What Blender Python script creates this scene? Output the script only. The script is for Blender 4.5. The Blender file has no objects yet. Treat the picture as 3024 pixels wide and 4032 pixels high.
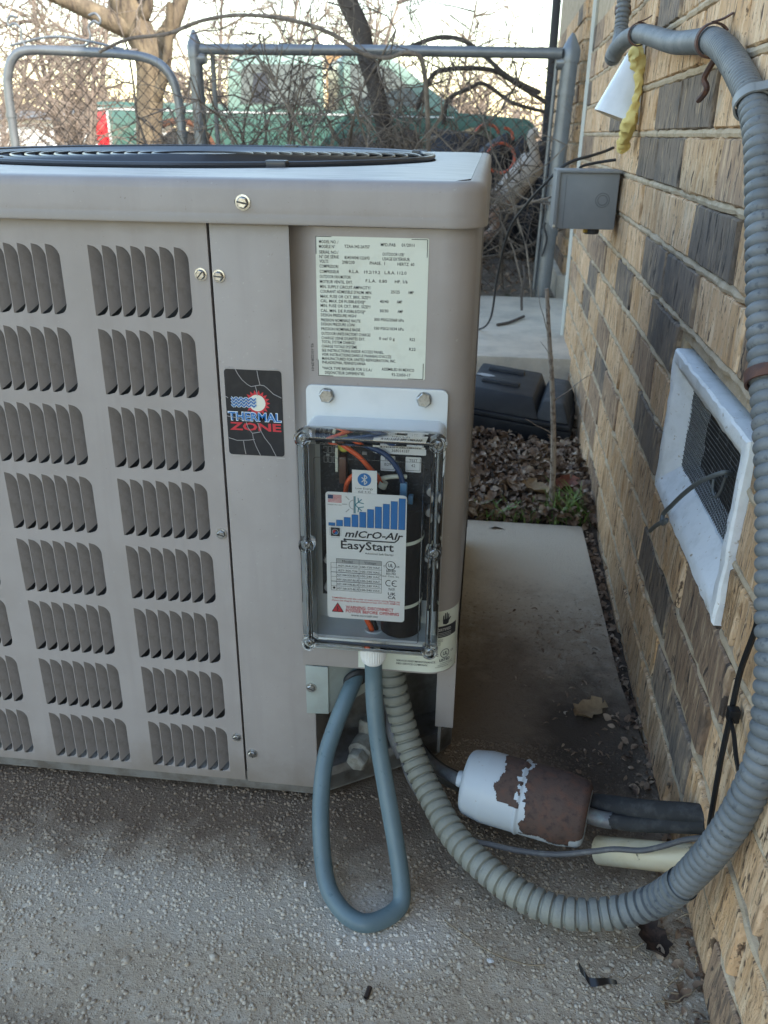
import bpy, bmesh, math, random
import numpy as np
from mathutils import Vector, Matrix, noise

# ------------------------------------------------------------------ camera, world, sun, exposure
sc = bpy.context.scene
COL = sc.collection
def rad(a): return math.radians(a)

cam = bpy.data.cameras.new('camera'); cam_o = bpy.data.objects.new('camera', cam); COL.objects.link(cam_o)
cam.sensor_fit = 'VERTICAL'; cam.sensor_height = 24.0; cam.lens = 24.0 * 3324 / 4032
cam.clip_start = .02; cam.clip_end = 2000
pitch, yaw, roll = rad(24.14), rad(-6.61), rad(.69)
fw = Vector((math.sin(yaw) * math.cos(pitch), math.cos(yaw) * math.cos(pitch), -math.sin(pitch)))
rt = Vector((math.cos(yaw), -math.sin(yaw), 0)); up = rt.cross(fw)
r2 = rt * math.cos(roll) + up * math.sin(roll); u2 = -rt * math.sin(roll) + up * math.cos(roll)
mw = Matrix((r2, u2, -fw)).transposed().to_4x4(); mw.translation = (0, -.85, .815)
cam_o.matrix_world = mw
cam.dof.use_dof = True; cam.dof.focus_distance = .95; cam.dof.aperture_fstop = 9.0
sc.camera = cam_o

SUN_AZ, SUN_EL = rad(40), rad(35)          # measured from -Y towards +X
sd = Vector((math.sin(SUN_AZ) * math.cos(SUN_EL), -math.cos(SUN_AZ) * math.cos(SUN_EL), math.sin(SUN_EL)))
world = bpy.data.worlds.new('World'); sc.world = world; world.use_nodes = True
wn = world.node_tree.nodes; wl = world.node_tree.links
sky = wn.new('ShaderNodeTexSky'); sky.sky_type = 'NISHITA'; sky.sun_disc = False
sky.sun_elevation = SUN_EL; sky.sun_rotation = math.atan2(sd.x, sd.y)
sky.air_density = 1.4; sky.dust_density = .7; sky.ozone_density = .4
bgn = wn.get('Background') or wn.new('ShaderNodeBackground'); bgn.inputs['Strength'].default_value = .13
wl.new(sky.outputs[0], bgn.inputs['Color'])
sl = bpy.data.lights.new('sun', 'SUN'); sl.energy = 2.0; sl.angle = rad(.5); sl.color = (1, .93, .82)
so = bpy.data.objects.new('sun', sl); COL.objects.link(so); so.rotation_euler = sd.to_track_quat('Z', 'Y').to_euler()
sc.view_settings.view_transform = 'Standard'; sc.view_settings.look = 'None'
sc.view_settings.exposure = 1.97; sc.view_settings.gamma = 1
sc.view_settings.use_curve_mapping = False
sc.cycles.max_bounces = 10; sc.cycles.transparent_max_bounces = 16
sc.cycles.use_denoising = True

# ------------------------------------------------------------------ materials
MATS = {}
def mat(name, col, rough=.6, metal=0, var=(), bump=None, coat=0, spec=.5, sss=0, rnd=0):
    """var: (colour, noise scale, low, high, (sx,sy,sz)); bump: (scale, strength, (sx,sy,sz)); rnd: per-object value jitter"""
    if name in MATS: return MATS[name]
    m = bpy.data.materials.new(name); m.use_nodes = True
    nt = m.node_tree; N = nt.nodes; L = nt.links; b = N['Principled BSDF']
    b.inputs['Roughness'].default_value = rough; b.inputs['Metallic'].default_value = metal
    b.inputs['Specular IOR Level'].default_value = spec; b.inputs['Coat Weight'].default_value = coat
    b.inputs['Coat Roughness'].default_value = .08
    tc = N.new('ShaderNodeTexCoord'); vec = tc.outputs['Object']
    oi = N.new('ShaderNodeObjectInfo')
    if rnd:
        va = N.new('ShaderNodeVectorMath'); va.operation = 'ADD'
        vm = N.new('ShaderNodeVectorMath'); vm.operation = 'SCALE'; vm.inputs[3].default_value = 1
        cb = N.new('ShaderNodeCombineXYZ'); mu = N.new('ShaderNodeMath'); mu.operation = 'MULTIPLY'; mu.inputs[1].default_value = 37
        L.new(oi.outputs['Random'], mu.inputs[0]); L.new(mu.outputs[0], cb.inputs[0]); L.new(mu.outputs[0], cb.inputs[1])
        L.new(vec, va.inputs[0]); L.new(cb.outputs[0], va.inputs[1]); vec = va.outputs[0]
    def nz(scale, st, detail=4):
        mp = N.new('ShaderNodeMapping'); mp.inputs['Scale'].default_value = st
        n = N.new('ShaderNodeTexNoise'); n.inputs['Scale'].default_value = scale; n.inputs['Detail'].default_value = detail
        n.inputs['Roughness'].default_value = .6
        L.new(vec, mp.inputs[0]); L.new(mp.outputs[0], n.inputs['Vector']); return n.outputs[0]
    cur = None
    for v in var:
        c2, s, lo, hi = v[:4]; st = v[4] if len(v) > 4 else (1, 1, 1)
        mr = N.new('ShaderNodeMapRange'); mr.inputs[1].default_value = lo; mr.inputs[2].default_value = hi
        L.new(nz(s, st), mr.inputs[0])
        mx = N.new('ShaderNodeMix'); mx.data_type = 'RGBA'
        if cur is None: mx.inputs[6].default_value = (*col, 1)
        else: L.new(cur, mx.inputs[6])
        mx.inputs[7].default_value = (*c2, 1); L.new(mr.outputs[0], mx.inputs[0]); cur = mx.outputs[2]
    if rnd:
        hs = N.new('ShaderNodeHueSaturation'); mr = N.new('ShaderNodeMapRange')
        mr.inputs[3].default_value = 1 - rnd; mr.inputs[4].default_value = 1 + rnd
        L.new(oi.outputs['Random'], mr.inputs[0]); L.new(mr.outputs[0], hs.inputs['Value'])
        if cur is None: hs.inputs['Color'].default_value = (*col, 1)
        else: L.new(cur, hs.inputs['Color'])
        cur = hs.outputs[0]
    if cur is None: b.inputs['Base Color'].default_value = (*col, 1)
    else: L.new(cur, b.inputs['Base Color'])
    if bump:
        prev = None
        for bb in (bump if isinstance(bump, list) else [bump]):
            s, k = bb[:2]; st = bb[2] if len(bb) > 2 else (1, 1, 1)
            bn = N.new('ShaderNodeBump'); bn.inputs['Strength'].default_value = k
            bn.inputs['Distance'].default_value = bb[3] if len(bb) > 3 else .002
            L.new(nz(s, st, 5), bn.inputs['Height'])
            if prev: L.new(prev, bn.inputs['Normal'])
            prev = bn.outputs[0]
        L.new(prev, b.inputs['Normal'])
    MATS[name] = m; return m

def clear_mat(name, tint=(1, 1, 1), ior=1.49, rough=.02):
    m = bpy.data.materials.new(name); m.use_nodes = True; nt = m.node_tree; N = nt.nodes; L = nt.links
    N.remove(N['Principled BSDF']); out = N['Material Output']
    tr = N.new('ShaderNodeBsdfTransparent'); tr.inputs[0].default_value = (*tint, 1)
    gl = N.new('ShaderNodeBsdfGlossy'); gl.inputs['Roughness'].default_value = rough
    fr = N.new('ShaderNodeFresnel'); fr.inputs[0].default_value = ior
    mx = N.new('ShaderNodeMixShader'); L.new(fr.outputs[0], mx.inputs[0]); L.new(tr.outputs[0], mx.inputs[1]); L.new(gl.outputs[0], mx.inputs[2])
    L.new(mx.outputs[0], out.inputs[0]); MATS[name] = m; return m

# ------------------------------------------------------------------ mesh helpers
class MB:
    def __init__(s): s.v = []; s.f = []
    def add(s, vs, fs):
        o = len(s.v); s.v.extend([tuple(p) for p in vs]); s.f.extend([tuple(i + o for i in f) for f in fs]); return s
    def box(s, x0, x1, y0, y1, z0, z1):
        return s.add([(x0, y0, z0), (x1, y0, z0), (x1, y1, z0), (x0, y1, z0), (x0, y0, z1), (x1, y0, z1), (x1, y1, z1), (x0, y1, z1)],
                     [(0, 3, 2, 1), (4, 5, 6, 7), (0, 1, 5, 4), (1, 2, 6, 5), (2, 3, 7, 6), (3, 0, 4, 7)])
    def frames(s, pts):
        P = [Vector(p) for p in pts]; n = len(P); T = []
        for i in range(n):
            t = P[min(i + 1, n - 1)] - P[max(i - 1, 0)]
            T.append(t.normalized() if t.length > 1e-9 else Vector((0, 0, 1)))
        a = Vector((0, 0, 1)) if abs(T[0].z) < .9 else Vector((1, 0, 0))
        u = T[0].cross(a).normalized(); U = [u]
        for i in range(1, n):
            u = u - T[i] * u.dot(T[i])
            u = u.normalized() if u.length > 1e-9 else T[i].orthogonal().normalized(); U.append(u)
        return P, T, U
    def tube(s, pts, r, n=8, caps=True):
        P, T, U = s.frames(pts); m = len(P); R = r if isinstance(r, (list, tuple)) else [r] * m
        vs = []; cs = [(math.cos(2 * math.pi * j / n), math.sin(2 * math.pi * j / n)) for j in range(n)]
        for i in range(m):
            w = T[i].cross(U[i])
            for c, d in cs: vs.append(P[i] + (U[i] * c + w * d) * R[i])
        fs = [(i * n + j, i * n + (j + 1) % n, (i + 1) * n + (j + 1) % n, (i + 1) * n + j) for i in range(m - 1) for j in range(n)]
        if caps: fs += [tuple(range(n - 1, -1, -1)), tuple(range((m - 1) * n, m * n))]
        return s.add(vs, fs)
    def lathe(s, prof, c, ax, n=24, caps=True):
        ax = Vector(ax).normalized(); u = ax.orthogonal().normalized(); w = ax.cross(u); c = Vector(c); vs = []
        for r, h in prof:
            for j in range(n):
                a = 2 * math.pi * (j + .5) / n; vs.append(c + ax * h + (u * math.cos(a) + w * math.sin(a)) * r)
        m = len(prof)
        fs = [(i * n + j, i * n + (j + 1) % n, (i + 1) * n + (j + 1) % n, (i + 1) * n + j) for i in range(m - 1) for j in range(n)]
        if caps: fs += [tuple(range(n - 1, -1, -1)), tuple(range((m - 1) * n, m * n))]
        return s.add(vs, fs)
    def prism(s, poly, ax, a, b):
        """poly in the two other axes (order x,y,z minus ax), extruded along ax from a to b"""
        def mk(p, t): q = list(p); q.insert('xyz'.index(ax), t); return tuple(q)
        n = len(poly); vs = [mk(p, a) for p in poly] + [mk(p, b) for p in poly]
        fs = [tuple(range(n - 1, -1, -1)), tuple(range(n, 2 * n))] + [(i, (i + 1) % n, n + (i + 1) % n, n + i) for i in range(n)]
        return s.add(vs, fs)
    def poly(s, pts): return s.add(pts, [tuple(range(len(pts)))])
    def build(s, name, m, parent=None, smooth=False, bevel=0, seg=2, fix=True):
        me = bpy.data.meshes.new(name); me.from_pydata(s.v, [], s.f)
        if fix or bevel:
            bm = bmesh.new(); bm.from_mesh(me)
            if bevel:
                bmesh.ops.remove_doubles(bm, verts=bm.verts, dist=1e-6)
                bmesh.ops.recalc_face_normals(bm, faces=bm.faces)
                es = [e for e in bm.edges if len(e.link_faces) == 2 and e.calc_face_angle(0) > .5]
                bmesh.ops.bevel(bm, geom=es, offset=bevel, segments=seg, profile=.6, affect='EDGES', clamp_overlap=True)
            elif fix: bmesh.ops.recalc_face_normals(bm, faces=bm.faces)
            bm.to_mesh(me); bm.free()
        if smooth or bevel:
            me.polygons.foreach_set('use_smooth', [True] * len(me.polygons))
            if hasattr(me, 'set_sharp_from_angle'): me.set_sharp_from_angle(angle=rad(38))
        me.materials.append(MATS[m] if isinstance(m, str) else m)
        return inst(name, me, parent)

def wloc(o):
    t = Vector((0, 0, 0))
    while o is not None: t += o.location; o = o.parent
    return t
def inst(name, me, parent=None, loc=(0, 0, 0), rot=(0, 0, 0), scale=(1, 1, 1)):
    o = bpy.data.objects.new(name, me); COL.objects.link(o)
    o.location = Vector(loc) - (wloc(parent) if parent else Vector((0, 0, 0))); o.rotation_euler = rot; o.scale = scale
    if parent: o.parent = parent
    return o
def tag(o, label, cat, group=None):
    o['label'] = label; o['category'] = cat
    if group: o['group'] = group
    return o
def thing(name, label, cat, loc, group=None):
    o = bpy.data.objects.new(name, None); COL.objects.link(o); o.location = loc; o.empty_display_size = .05
    return tag(o, label, cat, group)
def kind(o, k, label=None):
    o['kind'] = k
    if label: o['label'] = label
    return o

def spline(pts, per=8):
    P = [Vector(p) for p in pts]; out = []
    for i in range(len(P) - 1):
        p0 = P[max(i - 1, 0)]; p1 = P[i]; p2 = P[i + 1]; p3 = P[min(i + 2, len(P) - 1)]
        for k in range(per):
            t = k / per
            out.append(.5 * ((2 * p1) + (p2 - p0) * t + (2 * p0 - 5 * p1 + 4 * p2 - p3) * t * t + (3 * p1 - p0 - 3 * p2 + p3) * t ** 3))
    out.append(P[-1]); return out
def resample(P, step):
    A = np.array([tuple(p) for p in P]); d = np.r_[0, np.cumsum(np.linalg.norm(np.diff(A, axis=0), axis=1))]
    t = np.arange(0, d[-1], step); return [Vector((np.interp(q, d, A[:, 0]), np.interp(q, d, A[:, 1]), np.interp(q, d, A[:, 2]))) for q in t]
def rrect(x0, x1, z0, z1, r, n=5):
    out = []
    for cx, cz, a0 in ((x1 - r, z1 - r, 0), (x0 + r, z1 - r, 90), (x0 + r, z0 + r, 180), (x1 - r, z0 + r, 270)):
        for k in range(n + 1): a = rad(a0 + 90 * k / n); out.append((cx + r * math.cos(a), cz + r * math.sin(a)))
    return out

# flat print: glyph outlines of the built-in font as meshes in the x-z plane
_fc = {}
def glyphs(txt, bold=0, shear=0, space=1):
    key = (txt, bold, shear, space)
    if key in _fc: return _fc[key]
    cu = bpy.data.curves.new('t', 'FONT'); cu.body = txt; cu.size = 1; cu.offset = bold; cu.shear = shear; cu.space_character = space
    cu.resolution_u = 2; cu.fill_mode = 'FRONT'
    o = bpy.data.objects.new('t', cu); COL.objects.link(o)
    dg = bpy.context.evaluated_depsgraph_get(); ev = o.evaluated_get(dg); me = ev.to_mesh()
    vs = [tuple(v.co[:2]) for v in me.vertices]; fs = [tuple(p.vertices) for p in me.polygons]
    ev.to_mesh_clear(); bpy.data.objects.remove(o); bpy.data.curves.remove(cu)
    _fc[key] = (vs, fs); return vs, fs
def text(mb, txt, x, z, h, y, w=None, bold=0, shear=0, align='l', rot=0, fn=None):
    """h: capital height; w: exact width; z: baseline"""
    vs, fs = glyphs(txt, bold, shear)
    if not vs: return
    a = min(v[0] for v in vs); b = max(v[0] for v in vs); k = h / .73; kx = k if w is None else w / max(b - a, 1e-6)
    W = (b - a) * kx; ox = {'l': 0, 'c': -W / 2, 'r': -W}[align]; cr, sr = math.cos(rot), math.sin(rot); out = []
    for vx, vz in vs:
        px = (vx - a) * kx + ox; pz = vz * k
        q = (x + px * cr - pz * sr, y, z + px * sr + pz * cr); out.append(fn(*q) if fn else q)
    mb.add(out, fs)
def rect(mb, x0, x1, z0, z1, y): mb.poly([(x0, y, z0), (x1, y, z0), (x1, y, z1), (x0, y, z1)])
def disc(mb, x, z, r, y, n=24, sx=1): mb.poly([(x + sx * r * math.cos(2 * math.pi * i / n), y, z + r * math.sin(2 * math.pi * i / n)) for i in range(n)])
def line(mb, pts, w, y):
    for (x0, z0), (x1, z1) in zip(pts, pts[1:]):
        d = Vector((x1 - x0, z1 - z0)); L = d.length
        if L < 1e-9: continue
        n = Vector((-d.y, d.x)) / L * w / 2
        mb.poly([(x0 + n.x, y, z0 + n.y), (x1 + n.x, y, z1 + n.y), (x1 - n.x, y, z1 - n.y), (x0 - n.x, y, z0 - n.y)])
def ring(mb, x, z, r, w, y, n=24, a0=0, a1=360):
    line(mb, [(x + r * math.cos(rad(a0 + (a1 - a0) * i / n)), z + r * math.sin(rad(a0 + (a1 - a0) * i / n))) for i in range(n + 1)], w, y)

rng = random.Random(7); nrg = np.random.default_rng(7)
def np_mesh(name, V, F, m, parent=None, smooth=False):
    """V (n,3) and F (m,k) arrays straight into one mesh"""
    me = bpy.data.meshes.new(name); k = F.shape[1]
    me.vertices.add(len(V)); me.vertices.foreach_set('co', V.astype(np.float32).ravel())
    me.loops.add(F.size); me.loops.foreach_set('vertex_index', F.astype(np.int32).ravel())
    me.polygons.add(len(F)); me.polygons.foreach_set('loop_start', np.arange(0, F.size, k, dtype=np.int32))
    if smooth: me.polygons.foreach_set('use_smooth', np.ones(len(F), bool))
    me.update(calc_edges=True); me.validate()
    me.materials.append(MATS[m]); return inst(name, me, parent)
def scatter(name, base_v, base_f, pos, scl, rots, m, parent=None, smooth=False):
    """many copies of a small shape joined into one mesh; rots (n,3) euler"""
    n = len(pos); bv = np.array(base_v); c = np.cos(rots); s = np.sin(rots)
    Rz = np.zeros((n, 3, 3)); Rx = np.zeros((n, 3, 3)); Ry = np.zeros((n, 3, 3))
    Rz[:, 0, 0] = c[:, 2]; Rz[:, 0, 1] = -s[:, 2]; Rz[:, 1, 0] = s[:, 2]; Rz[:, 1, 1] = c[:, 2]; Rz[:, 2, 2] = 1
    Rx[:, 0, 0] = 1; Rx[:, 1, 1] = c[:, 0]; Rx[:, 1, 2] = -s[:, 0]; Rx[:, 2, 1] = s[:, 0]; Rx[:, 2, 2] = c[:, 0]
    Ry[:, 1, 1] = 1; Ry[:, 0, 0] = c[:, 1]; Ry[:, 0, 2] = s[:, 1]; Ry[:, 2, 0] = -s[:, 1]; Ry[:, 2, 2] = c[:, 1]
    R = Rz @ Ry @ Rx
    V = (bv[None] * scl[:, None, :]) @ np.transpose(R, (0, 2, 1)) + pos[:, None, :]
    F = (np.array(base_f)[None] + (np.arange(n) * len(bv))[:, None, None])
    return np_mesh(name, V.reshape(-1, 3), F.reshape(-1, len(base_f[0])), m, parent, smooth)
def ico():
    bm = bmesh.new(); bmesh.ops.create_icosphere(bm, subdivisions=1, radius=1)
    v = [tuple(q.co) for q in bm.verts]; f = [tuple(w.index for w in q.verts) for q in bm.faces]; bm.free(); return v, f
# ------------------------------------------------------------------ material palette
mat('ac_paint', (.355, .332, .325), .42, var=[((.325, .300, .290), 7, .52, .72, (5, 1, .35)), ((.30, .272, .262), 9, .42, .72), ((.42, .40, .385), 240, .66, .76), ((.22, .195, .18), 330, .70, .76)], bump=(700, .05))
mat('ac_paint_top', (.42, .40, .385), .38, var=[((.26, .25, .24), 14, .45, .7, (1, 6, 1)), ((.42, .41, .4), 200, .7, .8)], bump=(500, .06))
mat('ac_louver_shaded', (.235, .215, .21), .5, var=[((.16, .14, .125), 40, .48, .72), ((.34, .33, .31), 300, .72, .8)], bump=(600, .06))  # same paint as the panel, darkened: recess shade put into the colour
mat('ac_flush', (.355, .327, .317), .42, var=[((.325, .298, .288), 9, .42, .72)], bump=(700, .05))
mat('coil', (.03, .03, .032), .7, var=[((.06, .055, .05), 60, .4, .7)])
mat('grille', (.034, .040, .052), .4, coat=.2)
mat('zinc', (.55, .56, .56), .3, 1, var=[((.33, .31, .28), 260, .5, .75)], bump=(500, .1))
mat('slot', (.05, .05, .05), .6)
mat('label_paper', (.66, .70, .62), .45, var=[((.56, .58, .5), 25, .5, .75)], coat=.15)
mat('ink', (.02, .022, .03), .5)
mat('sticker_black', (.012, .014, .02), .35, var=[((.03, .03, .036), 60, .5, .8)], coat=.2)
mat('crack', (.33, .32, .33), .6)
mat('red_print', (.55, .035, .05), .45)
mat('cream_print', (.75, .76, .66), .45)
mat('blue_print', (.02, .17, .48), .45)
mat('pale_print', (.66, .75, .85), .45)
mat('white_card', (.78, .79, .80), .4)
mat('grey_print', (.42, .43, .44), .5)
mat('teal_print', (.03, .22, .28), .5)
mat('starter_box', (.62, .66, .68), .38, var=[((.57, .61, .63), 30, .45, .7)], bump=(300, .03))
mat('white_nylon', (.78, .79, .79), .4)
mat('circuit', (.008, .011, .018), .4, var=[((.035, .045, .06), 350, .55, .62)])
mat('cap_black', (.010, .008, .009), .5, spec=.3)
mat('silver_can', (.42, .43, .44), .35, .6)
mat('yellow_part', (.55, .52, .08), .45)
mat('orange_wire', (.72, .11, .03), .4)
mat('blue_wire', (.02, .05, .14), .4)
mat('blue_terminal', (.10, .24, .42), .35)
mat('white_wire', (.62, .64, .55), .45)
mat('brown_part', (.11, .05, .035), .4)
mat('cable', (.10, .155, .185), .42, var=[((.13, .19, .215), 18, .4, .7), ((.06, .11, .13), 120, .62, .75)], bump=(900, .04))

mat('conduit_up', (.135, .152, .165), .5, var=[((.19, .205, .215), 20, .42, .66), ((.07, .085, .10), 130, .58, .70)], bump=(500, .2))
mat('rust_strap', (.075, .042, .038), .7, var=[((.16, .07, .04), 60, .45, .7)], bump=(300, .3))
mat('plastic_strap', (.25, .27, .28), .5)
mat('bracket', (.33, .37, .35), .5, var=[((.27, .29, .27), 30, .4, .7), ((.42, .44, .42), 280, .68, .78)])
mat('dusty_metal', (.20, .195, .185), .65, var=[((.13, .115, .10), 40, .42, .65)], bump=(300, .15))
mat('valve', (.30, .31, .285), .7, var=[((.2, .19, .17), 70, .42, .65)], bump=(250, .4))
mat('rubber', (.03, .032, .036), .6)
mat('drier_white', (.46, .51, .56), .4, var=[((.46, .51, .56), 22, .4, .7), ((.25, .19, .15), 160, .68, .76)])
mat('drier_rust', (.085, .055, .046), .85, var=[((.12, .06, .042), 60, .48, .68), ((.05, .032, .03), 130, .5, .7)], bump=(500, .3))
mat('copper_line', (.13, .13, .14), .5, .2, var=[((.19, .23, .23), 50, .5, .7)], bump=(300, .15))
mat('insulation', (.022, .023, .025), .8, var=[((.05, .05, .052), 60, .5, .7)], bump=(120, .4))
mat('pvc', (.72, .63, .44), .4, var=[((.55, .43, .22), 22, .48, .72), ((.16, .13, .08), 130, .66, .74)])
mat('thin_wire', (.10, .10, .105), .6, var=[((.17, .165, .16), 90, .5, .7)])
mat('black_plastic', (.01, .011, .013), .35)
mat('white_paint', (.82, .85, .87), .7, var=[((.70, .73, .74), 35, .48, .7), ((.42, .37, .30), 110, .64, .70)], bump=(160, .5))
mat('vent_mesh', (.07, .068, .066), .6, .3, var=[((.2, .2, .2), 60, .58, .7)])
mat('vent_dark', (.012, .011, .010), .9)
mat('hook_wire', (.14, .15, .15), .6, .4)
mat('red_paint', (.16, .035, .03), .8, var=[((.1, .03, .028), 50, .4, .7)])
mat('box_grey', (.215, .225, .23), .5, var=[((.24, .25, .255), 20, .4, .7)])
mat('box_groove', (.14, .145, .15), .6)
mat('brass', (.35, .26, .08), .35, 1)
mat('cone_white', (.66, .67, .68), .22, coat=.3, var=[((.56, .57, .58), 12, .45, .7)])
mat('foam', (.66, .55, .21), .75, var=[((.56, .43, .13), 60, .45, .7)], bump=(140, .6))
mat('brick_tan', (.66, .455, .285), .88, var=[((.56, .35, .185), 9, .36, .62, (1, 1, .5)), ((.76, .57, .38), 22, .48, .64, (1, 3.2, .6)), ((.40, .26, .15), 30, .55, .66, (1, 3.0, .5)), ((.13, .085, .055), 52, .60, .64, (1, 2.2, .55)), ((.50, .40, .30), 14, .60, .74), ((.30, .19, .115), 150, .60, .68)],
    bump=[(28, 1.0, (1, 3.4, .5), .007), (52, .9, (1, 2.2, .55), .005), (240, .6)], rnd=.14)
mat('brick_dark', (.25, .20, .16), .88, var=[((.25, .195, .15), 14, .40, .62, (1, 1.5, .4)), ((.48, .36, .235), 30, .56, .66, (1, 3.0, .5)), ((.06, .048, .042), 44, .54, .64, (1, 2.4, .5)), ((.14, .12, .105), 9, .5, .64)],
    bump=[(28, 1.0, (1, 3.4, .5), .007), (52, .8, (1, 2.2, .55), .005), (240, .6)], rnd=.28)
mat('brick_brown', (.40, .275, .185), .88, var=[((.30, .20, .135), 9, .38, .62, (1, 1, .5)), ((.56, .41, .27), 24, .50, .64, (1, 3.2, .6)), ((.17, .125, .095), 30, .54, .64, (1, 3.0, .5)), ((.08, .06, .05), 52, .60, .64, (1, 2.2, .55))],
    bump=[(28, 1.0, (1, 3.4, .5), .007), (52, .9, (1, 2.2, .55), .005), (240, .6)], rnd=.2)
mat('mortar', (.50, .405, .29), .95, var=[((.38, .30, .205), 30, .42, .65), ((.57, .485, .37), 120, .55, .7), ((.20, .17, .135), 14, .64, .74)], bump=[(90, .8, (1, 1, 1), .004), (320, .5)])
mat('concrete', (.66, .59, .48), .9, var=[((.48, .435, .36), 6, .4, .65), ((.62, .58, .51), 60, .55, .75)], bump=(200, .25))
mat('caulk', (.55, .57, .53), .6)
mat('soffit', (.6, .58, .54), .8)
mat('roofing', (.09, .08, .075), .9, var=[((.13, .12, .11), 30, .4, .7)])
mat('soil', (.075, .055, .04), .95, var=[((.13, .10, .075), 40, .45, .7), ((.03, .024, .02), 90, .5, .7)], bump=[(60, 1.0, (1, 1, 1), .01), (300, .6)])
mat('dead_leaf', (.20, .13, .085), .8, var=[((.36, .27, .19), 24, .47, .6), ((.085, .058, .045), 30, .54, .64), ((.50, .42, .33), 40, .60, .66)])
mat('leaf_red', (.17, .05, .025), .75, var=[((.09, .03, .02), 40, .45, .7)])
mat('leaf_tan', (.32, .22, .12), .75, var=[((.2, .13, .07), 40, .45, .7)])
mat('grass_blade', (.13, .24, .05), .6, var=[((.24, .27, .09), 12, .45, .7)])
mat('galv', (.235, .25, .262), .42, .55, var=[((.19, .20, .21), 12, .4, .7), ((.33, .33, .33), 160, .6, .75)], bump=(260, .08))
mat('link_wire', (.09, .07, .058), .6, .4)
mat('bark', (.165, .125, .082), .9, var=[((.25, .195, .125), 14, .45, .65, (1, 1, .4)), ((.07, .052, .04), 22, .5, .7, (1, 1, .3))], bump=[(16, 1, (1, 1, .3), .03), (60, .6)])
mat('bark_dark', (.085, .07, .06), .9, var=[((.13, .11, .095), 30, .45, .7, (1, 1, .3))], bump=(50, .8, (1, 1, .3), .01))
mat('twig', (.19, .155, .125), .85, var=[((.30, .25, .20), 30, .5, .7), ((.08, .065, .055), 20, .5, .7)])
mat('twig_far', (.25, .195, .155), .9, var=[((.165, .13, .105), 2, .4, .65), ((.34, .28, .215), 3, .55, .7)])
mat('sapling_bark', (.38, .33, .285), .8, var=[((.15, .12, .10), 60, .5, .65)])
mat('truck_green', (.055, .13, .105), .3, coat=.5, var=[((.065, .145, .12), 3, .4, .7)])
mat('truck_sunlit', (.21, .32, .27), .3, coat=.5)  # truck green made paler: sun and sky glare put into the colour
mat('truck_glass', (.16, .18, .17), .08, spec=.8)
mat('truck_trim', (.7, .72, .7), .3, .2)
mat('tail_red', (.55, .02, .03), .25, coat=.4)
mat('tyre', (.02, .02, .02), .8)
mat('rust', (.13, .055, .03), .85)
mat('dark_trim', (.03, .035, .045), .5)
mat('wood_post', (.46, .29, .14), .8, var=[((.33, .2, .09), 6, .4, .7, (1, 1, .2))])
mat('muffler', (.58, .52, .45), .55, var=[((.45, .36, .27), 8, .45, .68), ((.20, .09, .06), 14, .62, .72)])
mat('rust_pipe', (.36, .22, .15), .7, var=[((.58, .52, .46), 14, .48, .62)])
mat('junk', (.02, .021, .026), .6, var=[((.05, .045, .045), 7, .5, .7)], bump=(14, .8, (1, 1, 1), .03))
mat('orange_hose', (.55, .11, .05), .5)
mat('tote', (.012, .015, .021), .5, var=[((.025, .029, .036), 16, .45, .7)])
mat('tote_top', (.05, .055, .06), .7, var=[((.09, .093, .095), 20, .45, .65)])
mat('paint_splash', (.42, .43, .43), .7)
mat('white_wall', (.72, .72, .70), .7)
mat('bark_scrap', (.028, .018, .015), .8, var=[((.1, .06, .045), 80, .5, .7)])
mat('styro', (.6, .6, .6), .6)
mat('straw', (.24, .185, .12), .8)
clear_mat('clear_plastic')
_g = bpy.data.materials.new('clear_rim'); _g.use_nodes = True; _b = _g.node_tree.nodes['Principled BSDF']; _b.inputs['Transmission Weight'].default_value = 1; _b.inputs['Roughness'].default_value = .03; _b.inputs['IOR'].default_value = 1.5; _b.inputs['Base Color'].default_value = (.93, .95, .96, 1); MATS['clear_rim'] = _g
clear_mat('clear_pane', (.93, .95, .96), 1.45, .01)

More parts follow.
